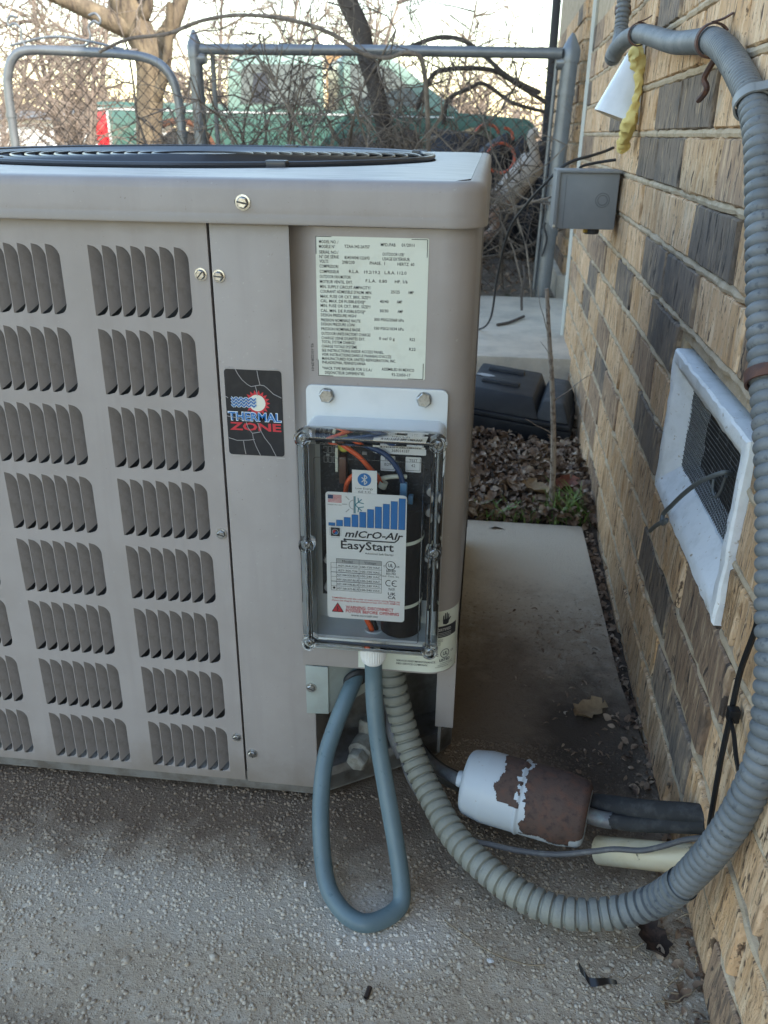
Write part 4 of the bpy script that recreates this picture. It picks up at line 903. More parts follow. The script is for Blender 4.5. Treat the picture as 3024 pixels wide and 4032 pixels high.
T(kk, .835, .780, 'UK', .10, .0036, 'c', bold=.015); T(kk, .835, .810, 'CA', .10, .0036, 'c', bold=.015)
T(rd, .06, .838, 'TAMPERING with the cover or main power wiring fitting can', .88, .0021, bold=.006); T(rd, .06, .858, 'impact the integrity of the waterproof seal. DO NOT REMOVE', .88, .0021, bold=.006)
T(rd, .24, .915, 'WARNING: DISCONNECT', .62, .0038, bold=.016); T(rd, .24, .948, 'POWER BEFORE OPENING', .69, .0038, bold=.016); line(rd, [(CU(.24), CV(.919)), (CU(.49), CV(.919))], .0005, yk)
T(kk, .31, .976, 'www.microair.net', .35, .0031)
tri = [(CU(.06), CV(.947)), (CU(.21), CV(.947)), (CU(.135), CV(.872))]; rd.poly([(x, yk, z) for x, z in tri]); line(kk, tri + tri[:1], .0006, yk - .0003); line(kk, [(CU(.138), CV(.900)), (CU(.128), CV(.918)), (CU(.142), CV(.918)), (CU(.130), CV(.940))], .0008, yk - .0003)
kk.build('lettering', 'ink', card, fix=False); rd.build('red_lettering', 'red_print', card, fix=False); gy.build('grey_print', 'grey_print', card, fix=False); te.build('snowflake_print', 'teal_print', card, fix=False); db.build('navy_print', 'blue_wire', card, fix=False); bl.build('signal_bars', 'blue_print', card, fix=False)
w = MB(); d = MB(); mx_ = -.11125; mz = .4955; disc(d, mx_, mz, .0070, yc + .0005, 28); d.build('round_mark', 'blue_print', bt, fix=False)
line(w, [(mx_ - .0028, mz - .0026), (mx_ + .0028, mz + .0026), (mx_, mz + .0054), (mx_, mz - .0054), (mx_ + .0028, mz - .0026), (mx_ - .0028, mz + .0026)], .0009, yc + .0002); w.build('rune_mark', 'white_card', bt, fix=False)
d = MB(); text(d, 'Low Energy', mx_, .4848, .0022, yc + .0005, .0180, align='c'); text(d, '(LE 4.2)', mx_, .4812, .0022, yc + .0005, .0125, align='c'); d.build('lettering', 'ink', bt, fix=False)

# ------------------------------------------------------------------ grey cable loop
cp = [(-.105, -.034, .262), (-.104, -.036, .235), (-.1015, -.046, .205), (-.094, -.063, .160), (-.081, -.088, .112), (-.066, -.118, .062), (-.0565, -.142, .026), (-.057, -.158, .0125), (-.075, -.176, .0095), (-.098, -.183, .0095), (-.124, -.168, .011), (-.146, -.138, .022), (-.159, -.095, .070), (-.161, -.055, .118), (-.153, -.028, .150), (-.142, -.004, .178), (-.135, .018, .192), (-.130, .05, .203)]
cb = MB().tube(spline(cp, 10), .0103, 20).build('grey_cable', 'cable', None, smooth=True)
tag(cb, 'blue grey round cable looping from the clear box down to the pad', 'cable')

# ------------------------------------------------------------------ flexible conduit
def corrugated(path, r, pitch, name, m, parent, n=26, saw=False, deep=.12):
    P = resample(spline(path, 24), pitch / 8); prof_ = (0, 0, .88, .97, 1.0, 1.0, .98, .95) if saw else (0, .52, .82, .96, 1.0, .96, .82, .52); R = [r * (1 - deep + deep * prof_[k % 8]) for k in range(len(P))]
    return MB().tube(P, R, n, False).build(name, m, parent, smooth=True, fix=False)
cd = thing('flexible_conduit', 'ribbed grey flexible conduit sweeping from the condenser up the brick wall', 'conduit', (.13, -.16, .02))
low = [(-.099, .080, .300), (-.098, .078, .235), (-.091, .055, .175), (-.074, .032, .118), (-.055, .005, .082), (-.030, -.030, .058), (.000, -.074, .042), (.039, -.113, .035), (.082, -.143, .031), (.130, -.161, .033), (.180, -.163, .044), (.216, -.170, .075), (.233, -.190, .125)]
mid = [(.2305, -.1865, .1165), (.233, -.190, .125), (.244, -.212, .188), (.252, -.228, .245), (.258, -.237, .30), (.2605, -.238, .330), (.2605, -.233, .365), (.2605, -.211, .415), (.2605, -.188, .446), (.2605, -.150, .505), (.2605, -.105, .562), (.2605, -.025, .645), (.2605, .042, .733), (.2605, .103, .812), (.2605, .157, .851)]
hi = [(.2605, .157, .851), (.2600, .208, .873), (.2595, .284, .901), (.2580, .345, .918), (.2575, .386, .925)]
sm = [(.2575, .386, .925), (.255, .588, .940), (.250, .703, .955), (.245, .82, .972), (.240, .904, .981), (.228, .965, .978), (.217, 1.00, .965), (.213, 1.012, .953)]
corrugated(low, .0172, .0126, 'lower_length', 'conduit_low', cd, saw=True, deep=.20); corrugated(mid, .0160, .0117, 'riser_length', 'conduit_up', cd, deep=.20)
corrugated(hi, .0160, .0074, 'fine_length', 'conduit_up', cd, deep=.15); corrugated(sm, .0155, .0042, 'smooth_length', 'conduit_up', cd, deep=.03)
MB().lathe([(.0155, -.001), (.0145, .006), (.010, .012), (.003, .0145)], (.213, 1.012, .953), (-.1, .75, -.6), 20).build('elbow_end', 'conduit_up', cd, smooth=True)
up_ = thing('upper_conduit', 'short ribbed conduit dropping down the wall above the white hood', 'conduit', (.245, 1.2, 1.0))
corrugated([(.246, 1.24, 1.22), (.246, 1.225, 1.14), (.245, 1.205, 1.06), (.243, 1.185, 1.01), (.236, 1.14, .985)], .0145, .010, 'ribbed_length', 'conduit_up', up_, deep=.2)
MB().lathe([(.0155, 0), (.0165, .002), (.0165, .014), (.0155, .016)], (.2455, 1.208, 1.045), (0, .2, 1), 18).build('coupling', 'rust_strap', up_, smooth=True)
def strap(c, ax, r, label, m='rust_strap', tab=(0, 0, 1)):
    t = thing('conduit_strap', label, 'strap', c, 'straps holding the conduit to the wall')
    c = Vector(c); ax = Vector(ax).normalized(); mb = MB(); u = (Vector((1, 0, 0)) - ax * ax.x).normalized(); w = ax.cross(u); vs = []; N_ = 22
    for k in range(N_ + 1):
        a = rad(-35 - 290 * k / N_) if True else 0
        for rr, hh in ((r, -.006), (r + .0022, -.006), (r + .0022, .006), (r, .006)): vs.append(c + ax * hh + (u * math.cos(a) + w * math.sin(a)) * rr)
    fs = []
    for k in range(N_):
        for j in range(4): fs.append((k * 4 + j, k * 4 + (j + 1) % 4, (k + 1) * 4 + (j + 1) % 4, (k + 1) * 4 + j))
    mb.add(vs, fs); mb.build('band', m, t, smooth=True)
    tb = Vector(tab).normalized(); S_ = spline([c + tb * (r + .0008) + Vector((-.004, 0, 0)), c + tb * (r + .0045) + Vector((.008, 0, 0)), c + tb * (r + .0105) + Vector((.018, 0, 0))], 5)
    q = MB(); e = ax * .006; vs = []
    for p in S_: vs += [p - e, p + e]
    k = len(vs); vs += [Vector(p) + tb * .0022 for p in vs]; m_ = len(S_) - 1
    q.add(vs, [(2 * i, 2 * i + 1, 2 * i + 3, 2 * i + 2) for i in range(m_)] + [(k + 2 * i, k + 2 * i + 2, k + 2 * i + 3, k + 2 * i + 1) for i in range(m_)] + [(2 * i, 2 * i + 2, k + 2 * i + 2, k + 2 * i) for i in range(m_)] + [(2 * i + 1, k + 2 * i + 1, k + 2 * i + 3, 2 * i + 3) for i in range(m_)])
    q.build('tab', m, t, smooth=True); return t
strap((.240, .895, .980), (0, 1, .05), .0168, 'thin rusty strap round the smooth conduit nearest the yellow foam', tab=(0, -.15, 1))
strap((.2575, .375, .924), (0, -1, -.1), .0178, 'rusty strap where the smooth conduit turns into fine ribs', tab=(0, -.25, 1))
strap((.2605, .152, .848), (0, -.75, -.62), .0176, 'grey plastic strap at the top of the upright ribbed conduit', 'plastic_strap', tab=(0, -.6, .6))
strap((.2605, -.055, .614), (0, -.68, -.73), .0176, 'dark rusty strap on the conduit beside the white vent', tab=(0, .75, .6))
# old strap leg left on the wall
q = MB().tube(spline([(.268, .395, .905), (.262, .41, .885), (.266, .405, .872), (.262, .43, .858)], 6), [.004] * 18 + [.002], 6).build('bent_strap_leg', 'rust_strap', None, smooth=True); tag(q, 'rusty bent strap leg hanging below the ribbed conduit bend', 'strap')
q = MB().tube(spline([(.262, .80, .965), (.258, .78, .953), (.262, .74, .950), (.255, .72, .944), (.262, .70, .952)], 6), [.004] * 24 + [.002], 6).build('rusty_hook', 'rust_strap', None, smooth=True); tag(q, 'rusty bent metal hook on the wall beside the yellow foam', 'hook')

# ------------------------------------------------------------------ filter drier and lines
dr = thing('filter_drier', 'white metal filter drier canister with peeling paint and rust', 'filter drier', (.08, -.03, .03))
A = Vector((.010, -.012, .074)); B = Vector((.158, -.050, .072)); ax = (B - A).normalized(); Ln = (B - A).length
def dpro(t):
    e = min(t, Ln - t)
    if e < .010: return .030 + .0105 * math.sqrt(max(0, 1 - (1 - e / .010) ** 2))
    if e < .028: return .0405 + .0035 * (e - .010) / .018
    return .044
u = ax.orthogonal().normalized(); u = (Vector((0, 0, 1)) - ax * ax.z).normalized(); w = ax.cross(u)
ts = [0, .0006, .0015, .003, .005, .0075, .010] + [.010 + (Ln - .020) * i / 130 for i in range(1, 131)] + [Ln - .0075, Ln - .005, Ln - .003, Ln - .0015, Ln - .0006, Ln]; na = 150
def rusty(t, a):
    s = t / Ln; q = math.cos(a - .15)                 # +1 on top, towards the sky
    j = .10 * noise.noise(Vector((t * 55, a * 2.2, 1))) + .055 * noise.noise(Vector((t * 150, a * 7, 4)))
    if .30 < s + j * .6 < .475: return q + j * 2 > .47
    if s > .475: return s + j * .55 > .515 and q + j * 2 > -.34 + .9 * max(0, .60 - s) and not (s > .90 and q < -.05 + j)
    return False
pw_ = MB(); rw = MB()
vs = []
for t in ts:
    r = dpro(t); r += .0018 * math.exp(-((t - Ln * .475) / .0022) ** 2)
    for k in range(na): a = 2 * math.pi * k / na; vs.append((t, a, r))
def dpt(t, a, r): return A + ax * t + (u * math.cos(a) + w * math.sin(a)) * r
fsw = []; fsr = []
for i in range(len(ts) - 1):
    for k in range(na):
        f = (i * na + k, i * na + (k + 1) % na, (i + 1) * na + (k + 1) % na, (i + 1) * na + k)
        (fsr if rusty((ts[i] + ts[i + 1]) / 2, 2 * math.pi * (k + .5) / na) else fsw).append(f)
fsw += [tuple(range(na - 1, -1, -1)), tuple(range((len(ts) - 1) * na, len(ts) * na))]
pw_.add([dpt(t, a, r) for t, a, r in vs], fsw); shell = pw_.build('shell', 'drier_white', dr, smooth=True, fix=False)
rw.add([dpt(t, a, r - .0005) for t, a, r in vs], fsr); rw.build('rusty_patch', 'drier_rust', shell, smooth=True, fix=False)
MB().tube(spline([(-.080, .12, .090), (-.066, .09, .062), (-.048, .062, .047), (-.028, .034, .050), (-.008, .006, .063), (.003, -.009, .071), (.012, -.013, .074)], 8), .0078, 12).build('inlet_tube', 'copper_line', dr, smooth=True)
MB().lathe([(.0095, 0), (.0105, .003), (.0095, .010)], A - ax * .010, ax, 16).build('inlet_collar', 'drier_white', dr, smooth=True)
MB().tube(spline([B - ax * .002, (.170, -.053, .071), (.185, -.057, .073)], 6), .0098, 12).build('outlet_tube', 'copper_line', dr, smooth=True)
ls = MB(); pth = spline([(-.075, .10, .045), (-.03, .055, .030), (.03, .02, .032), (.10, .0, .040), (.17, -.028, .070), (.22, -.062, .098), (.262, -.094, .128), (.298, -.118, .145)], 8)
ls.tube(pth, .0125, 14); tag(ls.build('insulated_pipe', 'insulation', None, smooth=True), 'black foam insulated refrigerant pipe behind the filter drier entering the wall', 'pipe')
q = MB().tube(spline([(.178, -.055, .072), (.205, -.068, .082), (.24, -.088, .104), (.274, -.112, .130)], 6), [.0085] * 4 + [.0090] * 15, 14).build('insulated_tube', 'insulation', None, smooth=True); tag(q, 'black wrapped tube leaving the rusty end of the drier', 'pipe')
pv = thing('plastic_drain_pipe', 'cream plastic drain stub sticking out of the wall beneath the black pipes', 'pipe', (.22, -.07, .05))
a, b = Vector((.174, -.058, .026)), Vector((.300, -.122, .090)); d_ = (b - a).normalized(); L_ = (b - a).length
MB().lathe([(.0145, .05), (.0145, 0), (.0165, 0), (.0168, .002), (.0168, L_), (.0145, L_)], a, d_, 24, caps=False).build('pipe_wall', 'pvc', pv, smooth=True)
MB().lathe([(.0146, .05), (.0, .05)], a, d_, 20, caps=False).build('pipe_bore', 'vent_dark', pv)
tw = MB().tube(spline([(-.09, .06, .12), (-.082, .045, .085), (-.06, -.005, .058), (-.02, -.045, .040), (.021, -.08, .045), (.045, -.084, .044), (.078, -.086, .041), (.12, -.088, .043), (.160, -.09, .055), (.185, -.092, .064), (.214, -.097, .071), (.235, -.104, .088), (.255, -.112, .108), (.282, -.122, .126)], 6), .0034, 8).build('thin_grey_wire', 'thin_wire', None, smooth=True); tag(tw, 'thin grey control wire sagging below the filter drier', 'wire')
bcb = MB().tube(spline([(.275, -.16, .470), (.262, -.160, .440), (.262, -.153, .401), (.261, -.143, .351), (.261, -.143, .299), (.261, -.143, .247), (.262, -.146, .186), (.266, -.138, .155), (.272, -.128, .140)], 8), .0030, 8).build('black_cable', 'black_plastic', None, smooth=True); tag(bcb, 'thin black cable running down the wall beside the conduit', 'cable')
tie = thing('cable_tie', 'black cable tie with square head hooking the black cable to the conduit', 'cable tie', (.255, -.15, .308))
MB().box(.2545, .2655, -.157, -.146, .301, .315).build('tie_head', 'black_plastic', tie, bevel=.0015); MB().tube(spline([(.257, -.155, .305), (.256, -.175, .302), (.254, -.200, .292), (.256, -.222, .280)], 6), .0022, 6).build('tie_tail', 'black_plastic', tie, smooth=True)
# ------------------------------------------------------------------ foundation vent
vt = thing('foundation_vent', 'white painted concrete vent frame with dark wire mesh in the brick wall', 'vent', (.277, .22, .31))
VY0, VY1, VZ0, VZ1 = -.012, .398, .324, .538
vs = []; fs = []; XS = [(.300, 0), (.2765, .0), (.2738, .003), (.2738, .017), (.2775, .023), (.298, .052), (.325, .054)]
NY, NZ = 26, 14
def vloop(ins, x, wob):
    a, b, c, d = VY0 + ins, VY1 - ins, VZ0 + ins, VZ1 - ins * .92; P = [(a + (b - a) * i / NY, c) for i in range(NY)] + [(b, c + (d - c) * i / NZ) for i in range(NZ)] + [(b - (b - a) * i / NY, d) for i in range(NY)] + [(a, d - (d - c) * i / NZ) for i in range(NZ)]
    return [(x + .0125 * (y - .35) + wob * noise.noise(Vector((y * 60, z * 60, x * 90))), y + wob * noise.noise(Vector((y * 45, z * 45, 3))), z + wob * noise.noise(Vector((y * 45, z * 45, 8)))) for y, z in P]
Ls = [vloop(i, x, .0022) for x, i in XS]; n = len(Ls[0]); vs = [p for l in Ls for p in l]
fs = [(k * n + a, k * n + (a + 1) % n, (k + 1) * n + (a + 1) % n, (k + 1) * n + a) for k in range(len(XS) - 1) for a in range(n)]
MB().add(vs, fs).build('frame', 'white_paint', vt, smooth=True)
wm = MB(); iy0, iy1, iz0, iz1 = VY0 + .050, VY1 - .050, VZ0 + .050, VZ1 - .046
y = iy0
while y < iy1: wm.tube([(.2985, y, iz0), (.2985, y + .002, (iz0 + iz1) / 2), (.2985, y, iz1)], .00055, 4, False); y += .0064
z = iz0
while z < iz1: wm.tube([(.2975, iy0, z), (.2975, (iy0 + iy1) / 2, z + .001), (.2975, iy1, z)], .00055, 4, False); z += .0064
wm.build('wire_mesh', 'vent_mesh', vt, fix=False)
hk = MB().tube(spline([(.303, .12, .452), (.294, .108, .458), (.284, .104, .460), (.268, .125, .440), (.262, .165, .408), (.257, .200, .375), (.255, .228, .350), (.252, .212, .343), (.255, .205, .352), (.250, .235, .330), (.250, .268, .306)], 6), .0030, 8).build('hook_wire', 'hook_wire', None, smooth=True); tag(hk, 'bent grey wire hook hanging out of the white vent mesh', 'wire')
lp_ = MB().tube(spline([(.294, .166, .428), (.2935, .160, .415), (.2935, .145, .413), (.2935, .130, .425), (.294, .120, .450)], 6), .0022, 6).build('wire_loop', 'hook_wire', None, smooth=True); tag(lp_, 'small wire loop twisted into the vent mesh', 'wire')
rpatch = MB()
for a, b, c, d in ((-.022, -.013, .38, .47), (-.020, -.012, .325, .35)):
    pts = []
    for k in range(18): t = 2 * math.pi * k / 18; pts.append((.2805, (a + b) / 2 + (b - a) * .9 * math.cos(t), (c + d) / 2 + (d - c) * .55 * math.sin(t) * (1 + .15 * math.sin(5 * t))))
    rpatch.poly(pts)
o = rpatch.build('red_paint_smear', 'red_paint', house, fix=False)

# ------------------------------------------------------------------ white hood and foam
hd = thing('wall_hood', 'white plastic pipe hood slanting out of the brick wall beneath the conduit', 'vent hood', (.24, 1.15, .85))
vs = []; nn = 24; prf = [(0, .012, .016, 1.002, 0), (.12, .020, .022, .985, .002), (1, .084, .066, .836, .030), (1, .082, .064, .8375, .030), (.12, .018, .020, .983, .002)]
for t, rx, ry, z0, dz in prf:
    for k in range(nn + 1): q = math.pi * k / nn; vs.append((.284 - rx * math.sin(q), 1.128 - ry * math.cos(q), z0 + dz * math.sin(q)))
m1 = nn + 1; fs = [(i * m1 + k, i * m1 + k + 1, (i + 1) * m1 + k + 1, (i + 1) * m1 + k) for i in range(len(prf) - 1) for k in range(nn)] + [tuple(range(m1 - 1, -1, -1))]
MB().add(vs, fs).build('hood_shell', 'cone_white', hd, smooth=True)
fm = MB(); P = spline([(.270, 1.085, .992), (.262, 1.070, .968), (.268, 1.066, .945), (.274, 1.058, .915), (.272, 1.052, .885), (.268, 1.050, .860), (.264, 1.056, .838), (.262, 1.085, .815), (.264, 1.11, .800), (.268, 1.12, .790)], 10)
Rr = []
for i, p in enumerate(P): t = i / (len(P) - 1); Rr.append(.8 * (.0085 + .010 * math.exp(-((t - .16) / .10) ** 2) + .009 * math.exp(-((t - .66) / .14) ** 2) + .009 * math.exp(-((t - .92) / .09) ** 2)) * (1 if t < .98 else .5))
fm.tube(P, Rr, 18); fm.v = [tuple(Vector(v) + Vector((noise.noise(Vector(v) * 90), noise.noise(Vector(v) * 90 + Vector((5, 0, 0))), noise.noise(Vector(v) * 90 + Vector((0, 7, 0))))) * .006) for v in fm.v]
tag(fm.build('foam_bead', 'foam', None, smooth=True), 'lumpy yellow expanding foam bead sealing the white hood to bricks', 'foam')

# ------------------------------------------------------------------ junction box
jb = thing('junction_box', 'square grey plastic junction box fixed to the far brick wall', 'junction box', (.215, 1.26, .62))
bx = MB().box(.1465, .2785, 1.205, 1.315, .6215, .7420).build('box', 'box_grey', jb, bevel=.003)
MB().box(.1400, .1485, 1.198, 1.322, .6195, .7455).build('cover', 'box_grey', jb, bevel=.002)
MB().box(.140, .283, 1.1985, 1.322, .7405, .7465).build('top_edge', 'box_grey', jb, bevel=.002)
g = MB()
for r in (.0150, .0105):
    pts = [(.246 + r * math.cos(2 * math.pi * k / 28), 1.2048, .684 + r * math.sin(2 * math.pi * k / 28)) for k in range(29)]; g.tube(pts, .0009, 5, False)
g.build('knockout', 'box_groove', bx, smooth=True, fix=False)
MB().box(.1625, .1635, 1.2045, 1.2051, .622, .734).build('seam', 'box_groove', bx)
MB().lathe([(.003, 0), (.003, .003)], (.1425, 1.1985, .628), (0, -1, 0), 12).build('cover_screw', 'zinc', jb)
MB().lathe([(.018, 0), (.018, -.010), (.015, -.012)], (.231, 1.232, .6215), (0, 0, 1), 14).build('bushing', 'rubber', jb); MB().lathe([(.006, 0), (.006, -.008)], (.217, 1.220, .6215), (0, 0, 1), 12).build('brass_fitting', 'brass', jb)
q = MB().tube(spline([(.284, 1.42, .790), (.262, 1.40, .782), (.225, 1.36, .772), (.185, 1.33, .762), (.155, 1.318, .745), (.120, 1.345, .706), (.085, 1.42, .655), (.05, 1.55, .58), (.03, 1.8, .42), (.02, 2.2, .22), (-.02, 2.45, .127), (-.10, 2.52, .125)], 8), .0036, 8).build('drop_cable', 'rubber', None, smooth=True); tag(q, 'thin black cable drooping from behind the junction box to the walkway', 'cable')
q = MB().tube(spline([(.284, 1.35, .765), (.24, 1.345, .758), (.21, 1.33, .752), (.20, 1.32, .747)], 6), .0034, 8).build('short_cable', 'rubber', None, smooth=True); tag(q, 'short black cable stub between wall and junction box top', 'cable')

# ------------------------------------------------------------------ black plastic box in the leaves
tt = thing('plastic_case', 'scuffed black plastic case lying in the dead leaves by the wall', 'case', (.10, 1.68, 0))
def taper(x0, x1, y0, y1, z0, z1, k, rot=rad(-8), cx=.105, cy=1.70, shift=0):
    b = MB(); c, s_ = math.cos(rot), math.sin(rot); vs = []
    for z, q in ((z0, 0), (z1, k)):
        for x, y in ((x0 + q, y0 + q), (x1 - q, y0 + q), (x1 - q, y1 - q), (x0 + q, y1 - q)): vs.append((cx + (x - cx) * c - (y - cy) * s_, cy + (x - cx) * s_ + (y - cy) * c, z - .10 * (x - .0)))
    return b.add(vs, [(0, 3, 2, 1), (4, 5, 6, 7), (0, 1, 5, 4), (1, 2, 6, 5), (2, 3, 7, 6), (3, 0, 4, 7)])
taper(-.035, .280, 1.54, 1.86, -.01, .066, -.012).build('base', 'tote', tt, bevel=.008)
taper(-.045, .286, 1.53, 1.87, .067, .081, 0).build('lid_rim', 'tote', tt, bevel=.004)
taper(-.040, .195, 1.535, 1.865, .081, .143, .022).build('lid', 'tote', tt, bevel=.010)
taper(.180, .283, 1.540, 1.860, .081, .136, .022).build('lid_end', 'tote_top', tt, bevel=.012)
for ya, yb_ in ((1.62, 1.655), (1.76, 1.80)): taper(.01, .125, ya, yb_, .1425, .153, .003).build('rib', 'tote', tt, bevel=.003)
sp_ = MB(); sp_.poly([(.012 + .028 * math.cos(2 * math.pi * k / 16) * (1 + .3 * math.sin(3 * k)), 1.705 + .016 * math.sin(2 * math.pi * k / 16), .1452 - .10 * (.012 + .028 * math.cos(2 * math.pi * k / 16) * (1 + .3 * math.sin(3 * k)))) for k in range(16)]); sp_.build('paint_splash', 'paint_splash', tt, fix=False)

# ------------------------------------------------------------------ branch builder
def wander(p, d, L, n, rg, jit, droop=0):
    P = [Vector(p)]; d = Vector(d).normalized()
    for i in range(n):
        d = (d + Vector((rg.gauss(0, jit), rg.gauss(0, jit), rg.gauss(0, jit) - droop))).normalized(); P.append(P[-1] + d * L / n)
    return P, d
def grow(mb, p, d, L, r, depth, rg, jit=.18, kids=4, droop=0, spread=.8, nside=4, shrink=.55, bias=None):
    P, e = wander(p, d, L, 5 if depth > 1 else 4, rg, jit, droop); n = len(P)
    mb.tube(P, [max(r * (1 - .75 * i / (n - 1)), .0006) for i in range(n)], nside if depth > 0 else 3, False)
    if depth <= 0: return
    for k in range(kids + rg.randint(-1, 1)):
        t = rg.uniform(.25, 1); i = min(int(t * (n - 1)), n - 2); q = P[i].lerp(P[i + 1], t * (n - 1) - i); dd = (P[i + 1] - P[i]).normalized()
        s_ = Vector((rg.gauss(0, 1), rg.gauss(0, .8), rg.gauss(0, 1))); nd = (dd + s_.normalized() * spread + (bias or Vector((0, 0, 0)))).normalized()
        grow(mb, q, nd, L * shrink * rg.uniform(.6, 1.2), r * .5, depth - 1, rg, jit * 1.1, kids, droop, spread, nside, shrink, bias)

# sapling in front of the leaves
spg = thing('sapling', 'thin bare sapling stem growing between pad and brick wall', 'sapling', (.185, 1.05, 0)); m_ = MB()
stem = spline([(.185, 1.03, -.02), (.180, 1.02, .08), (.173, 1.01, .17), (.158, 1.0, .30), (.140, 1.0, .42), (.126, 1.0, .52)], 5)
m_.tube(stem, [0.0075 - .0035 * i / len(stem) for i in range(len(stem))], 8); m_.build('stem', 'sapling_bark', spg, smooth=True)
m_ = MB(); rg = random.Random(4)
for z, a in ((.12, 0), (.2, 1), (.27, 0), (.33, 1), (.37, 0), (.43, 1), (.47, 0)):
    i = min(range(len(stem)), key=lambda k: abs(stem[k].z - z)); P, _ = wander(stem[i], (rg.uniform(-1, 1), rg.uniform(-.6, .2), 1.2), rg.uniform(.04, .12), 5, rg, .15); m_.tube(P, [.0014, .0012, .001, .0009, .0007, .0005], 4, False)
kind(m_.build('twigs', 'sapling_bark', spg, fix=False), 'stuff')
for pts, lb in (([(.05, 2.55, .126), (.10, 2.6, .128), (.16, 2.72, .13)], 'broken brown twig lying on the pale walkway'), ([(.155, 2.85, .13), (.150, 2.86, .20), (.158, 2.87, .26), (.150, 2.9, .31)], 'short dead stick standing on the walkway by the post')):
    q = MB().tube(spline(pts, 5), .006, 6).build('twig', 'bark_dark', None, smooth=True); tag(q, lb, 'twig')
def curled(name, m, c, s, rz, label, seed):
    vs = []; fs = []; rg = random.Random(seed)
    for i in range(9):
        for k in range(7):
            u, v = i / 8 - .5, k / 6 - .5; wdt = (1 - (2 * u) ** 2) ** .5 * .5 + .12; lob = 1 + .35 * math.sin(u * 22) * abs(2 * v)
            x, y = u * s, v * wdt * lob * s; z = s * (.55 * v * v + .35 * u * u + .06 * noise.noise(Vector((u * 6 + seed, v * 6, 0)))) + .003
            vs.append((c[0] + x * math.cos(rz) - y * math.sin(rz), c[1] + x * math.sin(rz) + y * math.cos(rz), c[2] + z))
    for i in range(8):
        for k in range(6): a = i * 7 + k; fs.append((a, a + 1, a + 8, a + 7))
    return tag(MB().add(vs, fs).build(name, m, None, smooth=True, fix=False), label, 'leaf')
curled('dead_leaf', 'leaf_red', (.222, 1.12, .02), .085, 1.2, 'reddish brown dead leaf standing behind the grass tuft', 3)
curled('dead_leaf', 'leaf_tan', (.222, 1.03, .008), .07, .3, 'curled tan leaf lying beside the grass tuft', 5)
curled('dead_leaf', 'leaf_tan', (.15, 1.09, .02), .08, 2.2, 'curled tan leaf at the foot of the sapling', 9)
curled('dead_leaf', 'bark_scrap', (.226, -.160, .0), .048, 1.9, 'dark crumpled leaf on the pad beneath the conduit bend', 12)
curled('dead_leaf', 'leaf_tan', (.195, .245, .0), .06, .7, 'lobed tan leaf flat on the stained pad by the wall', 15)

# ------------------------------------------------------------------ small litter on the pad
tp = MB(); Pp = spline([(.140, -.206, .004), (.1445, -.216, .006), (.150, -.2225, .003), (.158, -.2235, .005), (.168, -.2195, .003), (.178, -.2205, .004)], 6); vs = []
for i, p in enumerate(Pp): a = i * .12; vs += [p + Vector((.001, -.0058 * math.cos(a * .4), .003 + .001 * math.sin(a))), p + Vector((-.001, .004 * math.cos(a * .4), .0075))]
tp.add(vs, [(2 * i, 2 * i + 2, 2 * i + 3, 2 * i + 1) for i in range(len(Pp) - 1)]); tag(tp.build('tape_scrap', 'black_plastic', None, smooth=True, fix=False), 'twisted scrap of black tape lying on the pad', 'tape')
def crumb(name, m, c, s, seed, label, cat):
    v = [Vector(p) for p in iv]; mb = MB().add([(c[0] + p.x * s[0] * (1 + .4 * noise.noise(p * 2 + Vector((seed, 0, 0)))), c[1] + p.y * s[1] * (1 + .4 * noise.noise(p * 2 + Vector((0, seed, 0)))), max(c[2] + p.z * s[2], .0006)) for p in v], iff)
    return tag(mb.build(name, m), label, cat)
crumb('foam_crumb', 'styro', (.047, -.206, .001), (.0046, .0034, .0018), 1, 'white foam crumb on the pad right of the cable loop', 'crumb')
crumb('foam_crumb', 'styro', (-.0855, -.2085, .001), (.0032, .0026, .0016), 2, 'small white crumb just below the cable loop', 'crumb')
crumb('foam_crumb', 'styro', (-.171, -.135, .004), (.0022, .002, .006), 3, 'upright white crumb left of the cable loop', 'crumb')
q = MB().lathe([(.0028, 0), (.0028, .012), (.0018, .012), (.0018, 0)], (-.080, -.2675, .0035), (.2, 1, .1), 8, caps=False).build('bark_tube', 'bark_scrap', None); tag(q, 'tiny curled piece of brown bark at the bottom of the pad', 'bark')
q = MB().tube(spline([(-.005, -.165, .006), (.02, -.182, .005), (.05, -.200, .0055), (.085, -.2085, .005), (.105, -.207, .006)], 6), .0008, 5).build('straw_stem', 'straw', None, smooth=True); tag(q, 'long dry grass stem lying across the pebbly pad', 'stem')
tw_ = MB(); rg = random.Random(11)
for k in range(60):
    x, y = rg.uniform(.18, .272), rg.uniform(-.4, -.1); P, _ = wander((x, y, .004), (rg.gauss(0, 1), rg.gauss(0, 1), .2), rg.uniform(.01, .03), 3, rg, .4, .1); P = [Vector((p.x, p.y, max(p.z, .003))) for p in P]; tw_.tube(P, .0006, 4, False)
kind(tw_.build('root_litter', 'straw', None, fix=False), 'stuff', 'fine roots and straw along the foot of the brick wall')

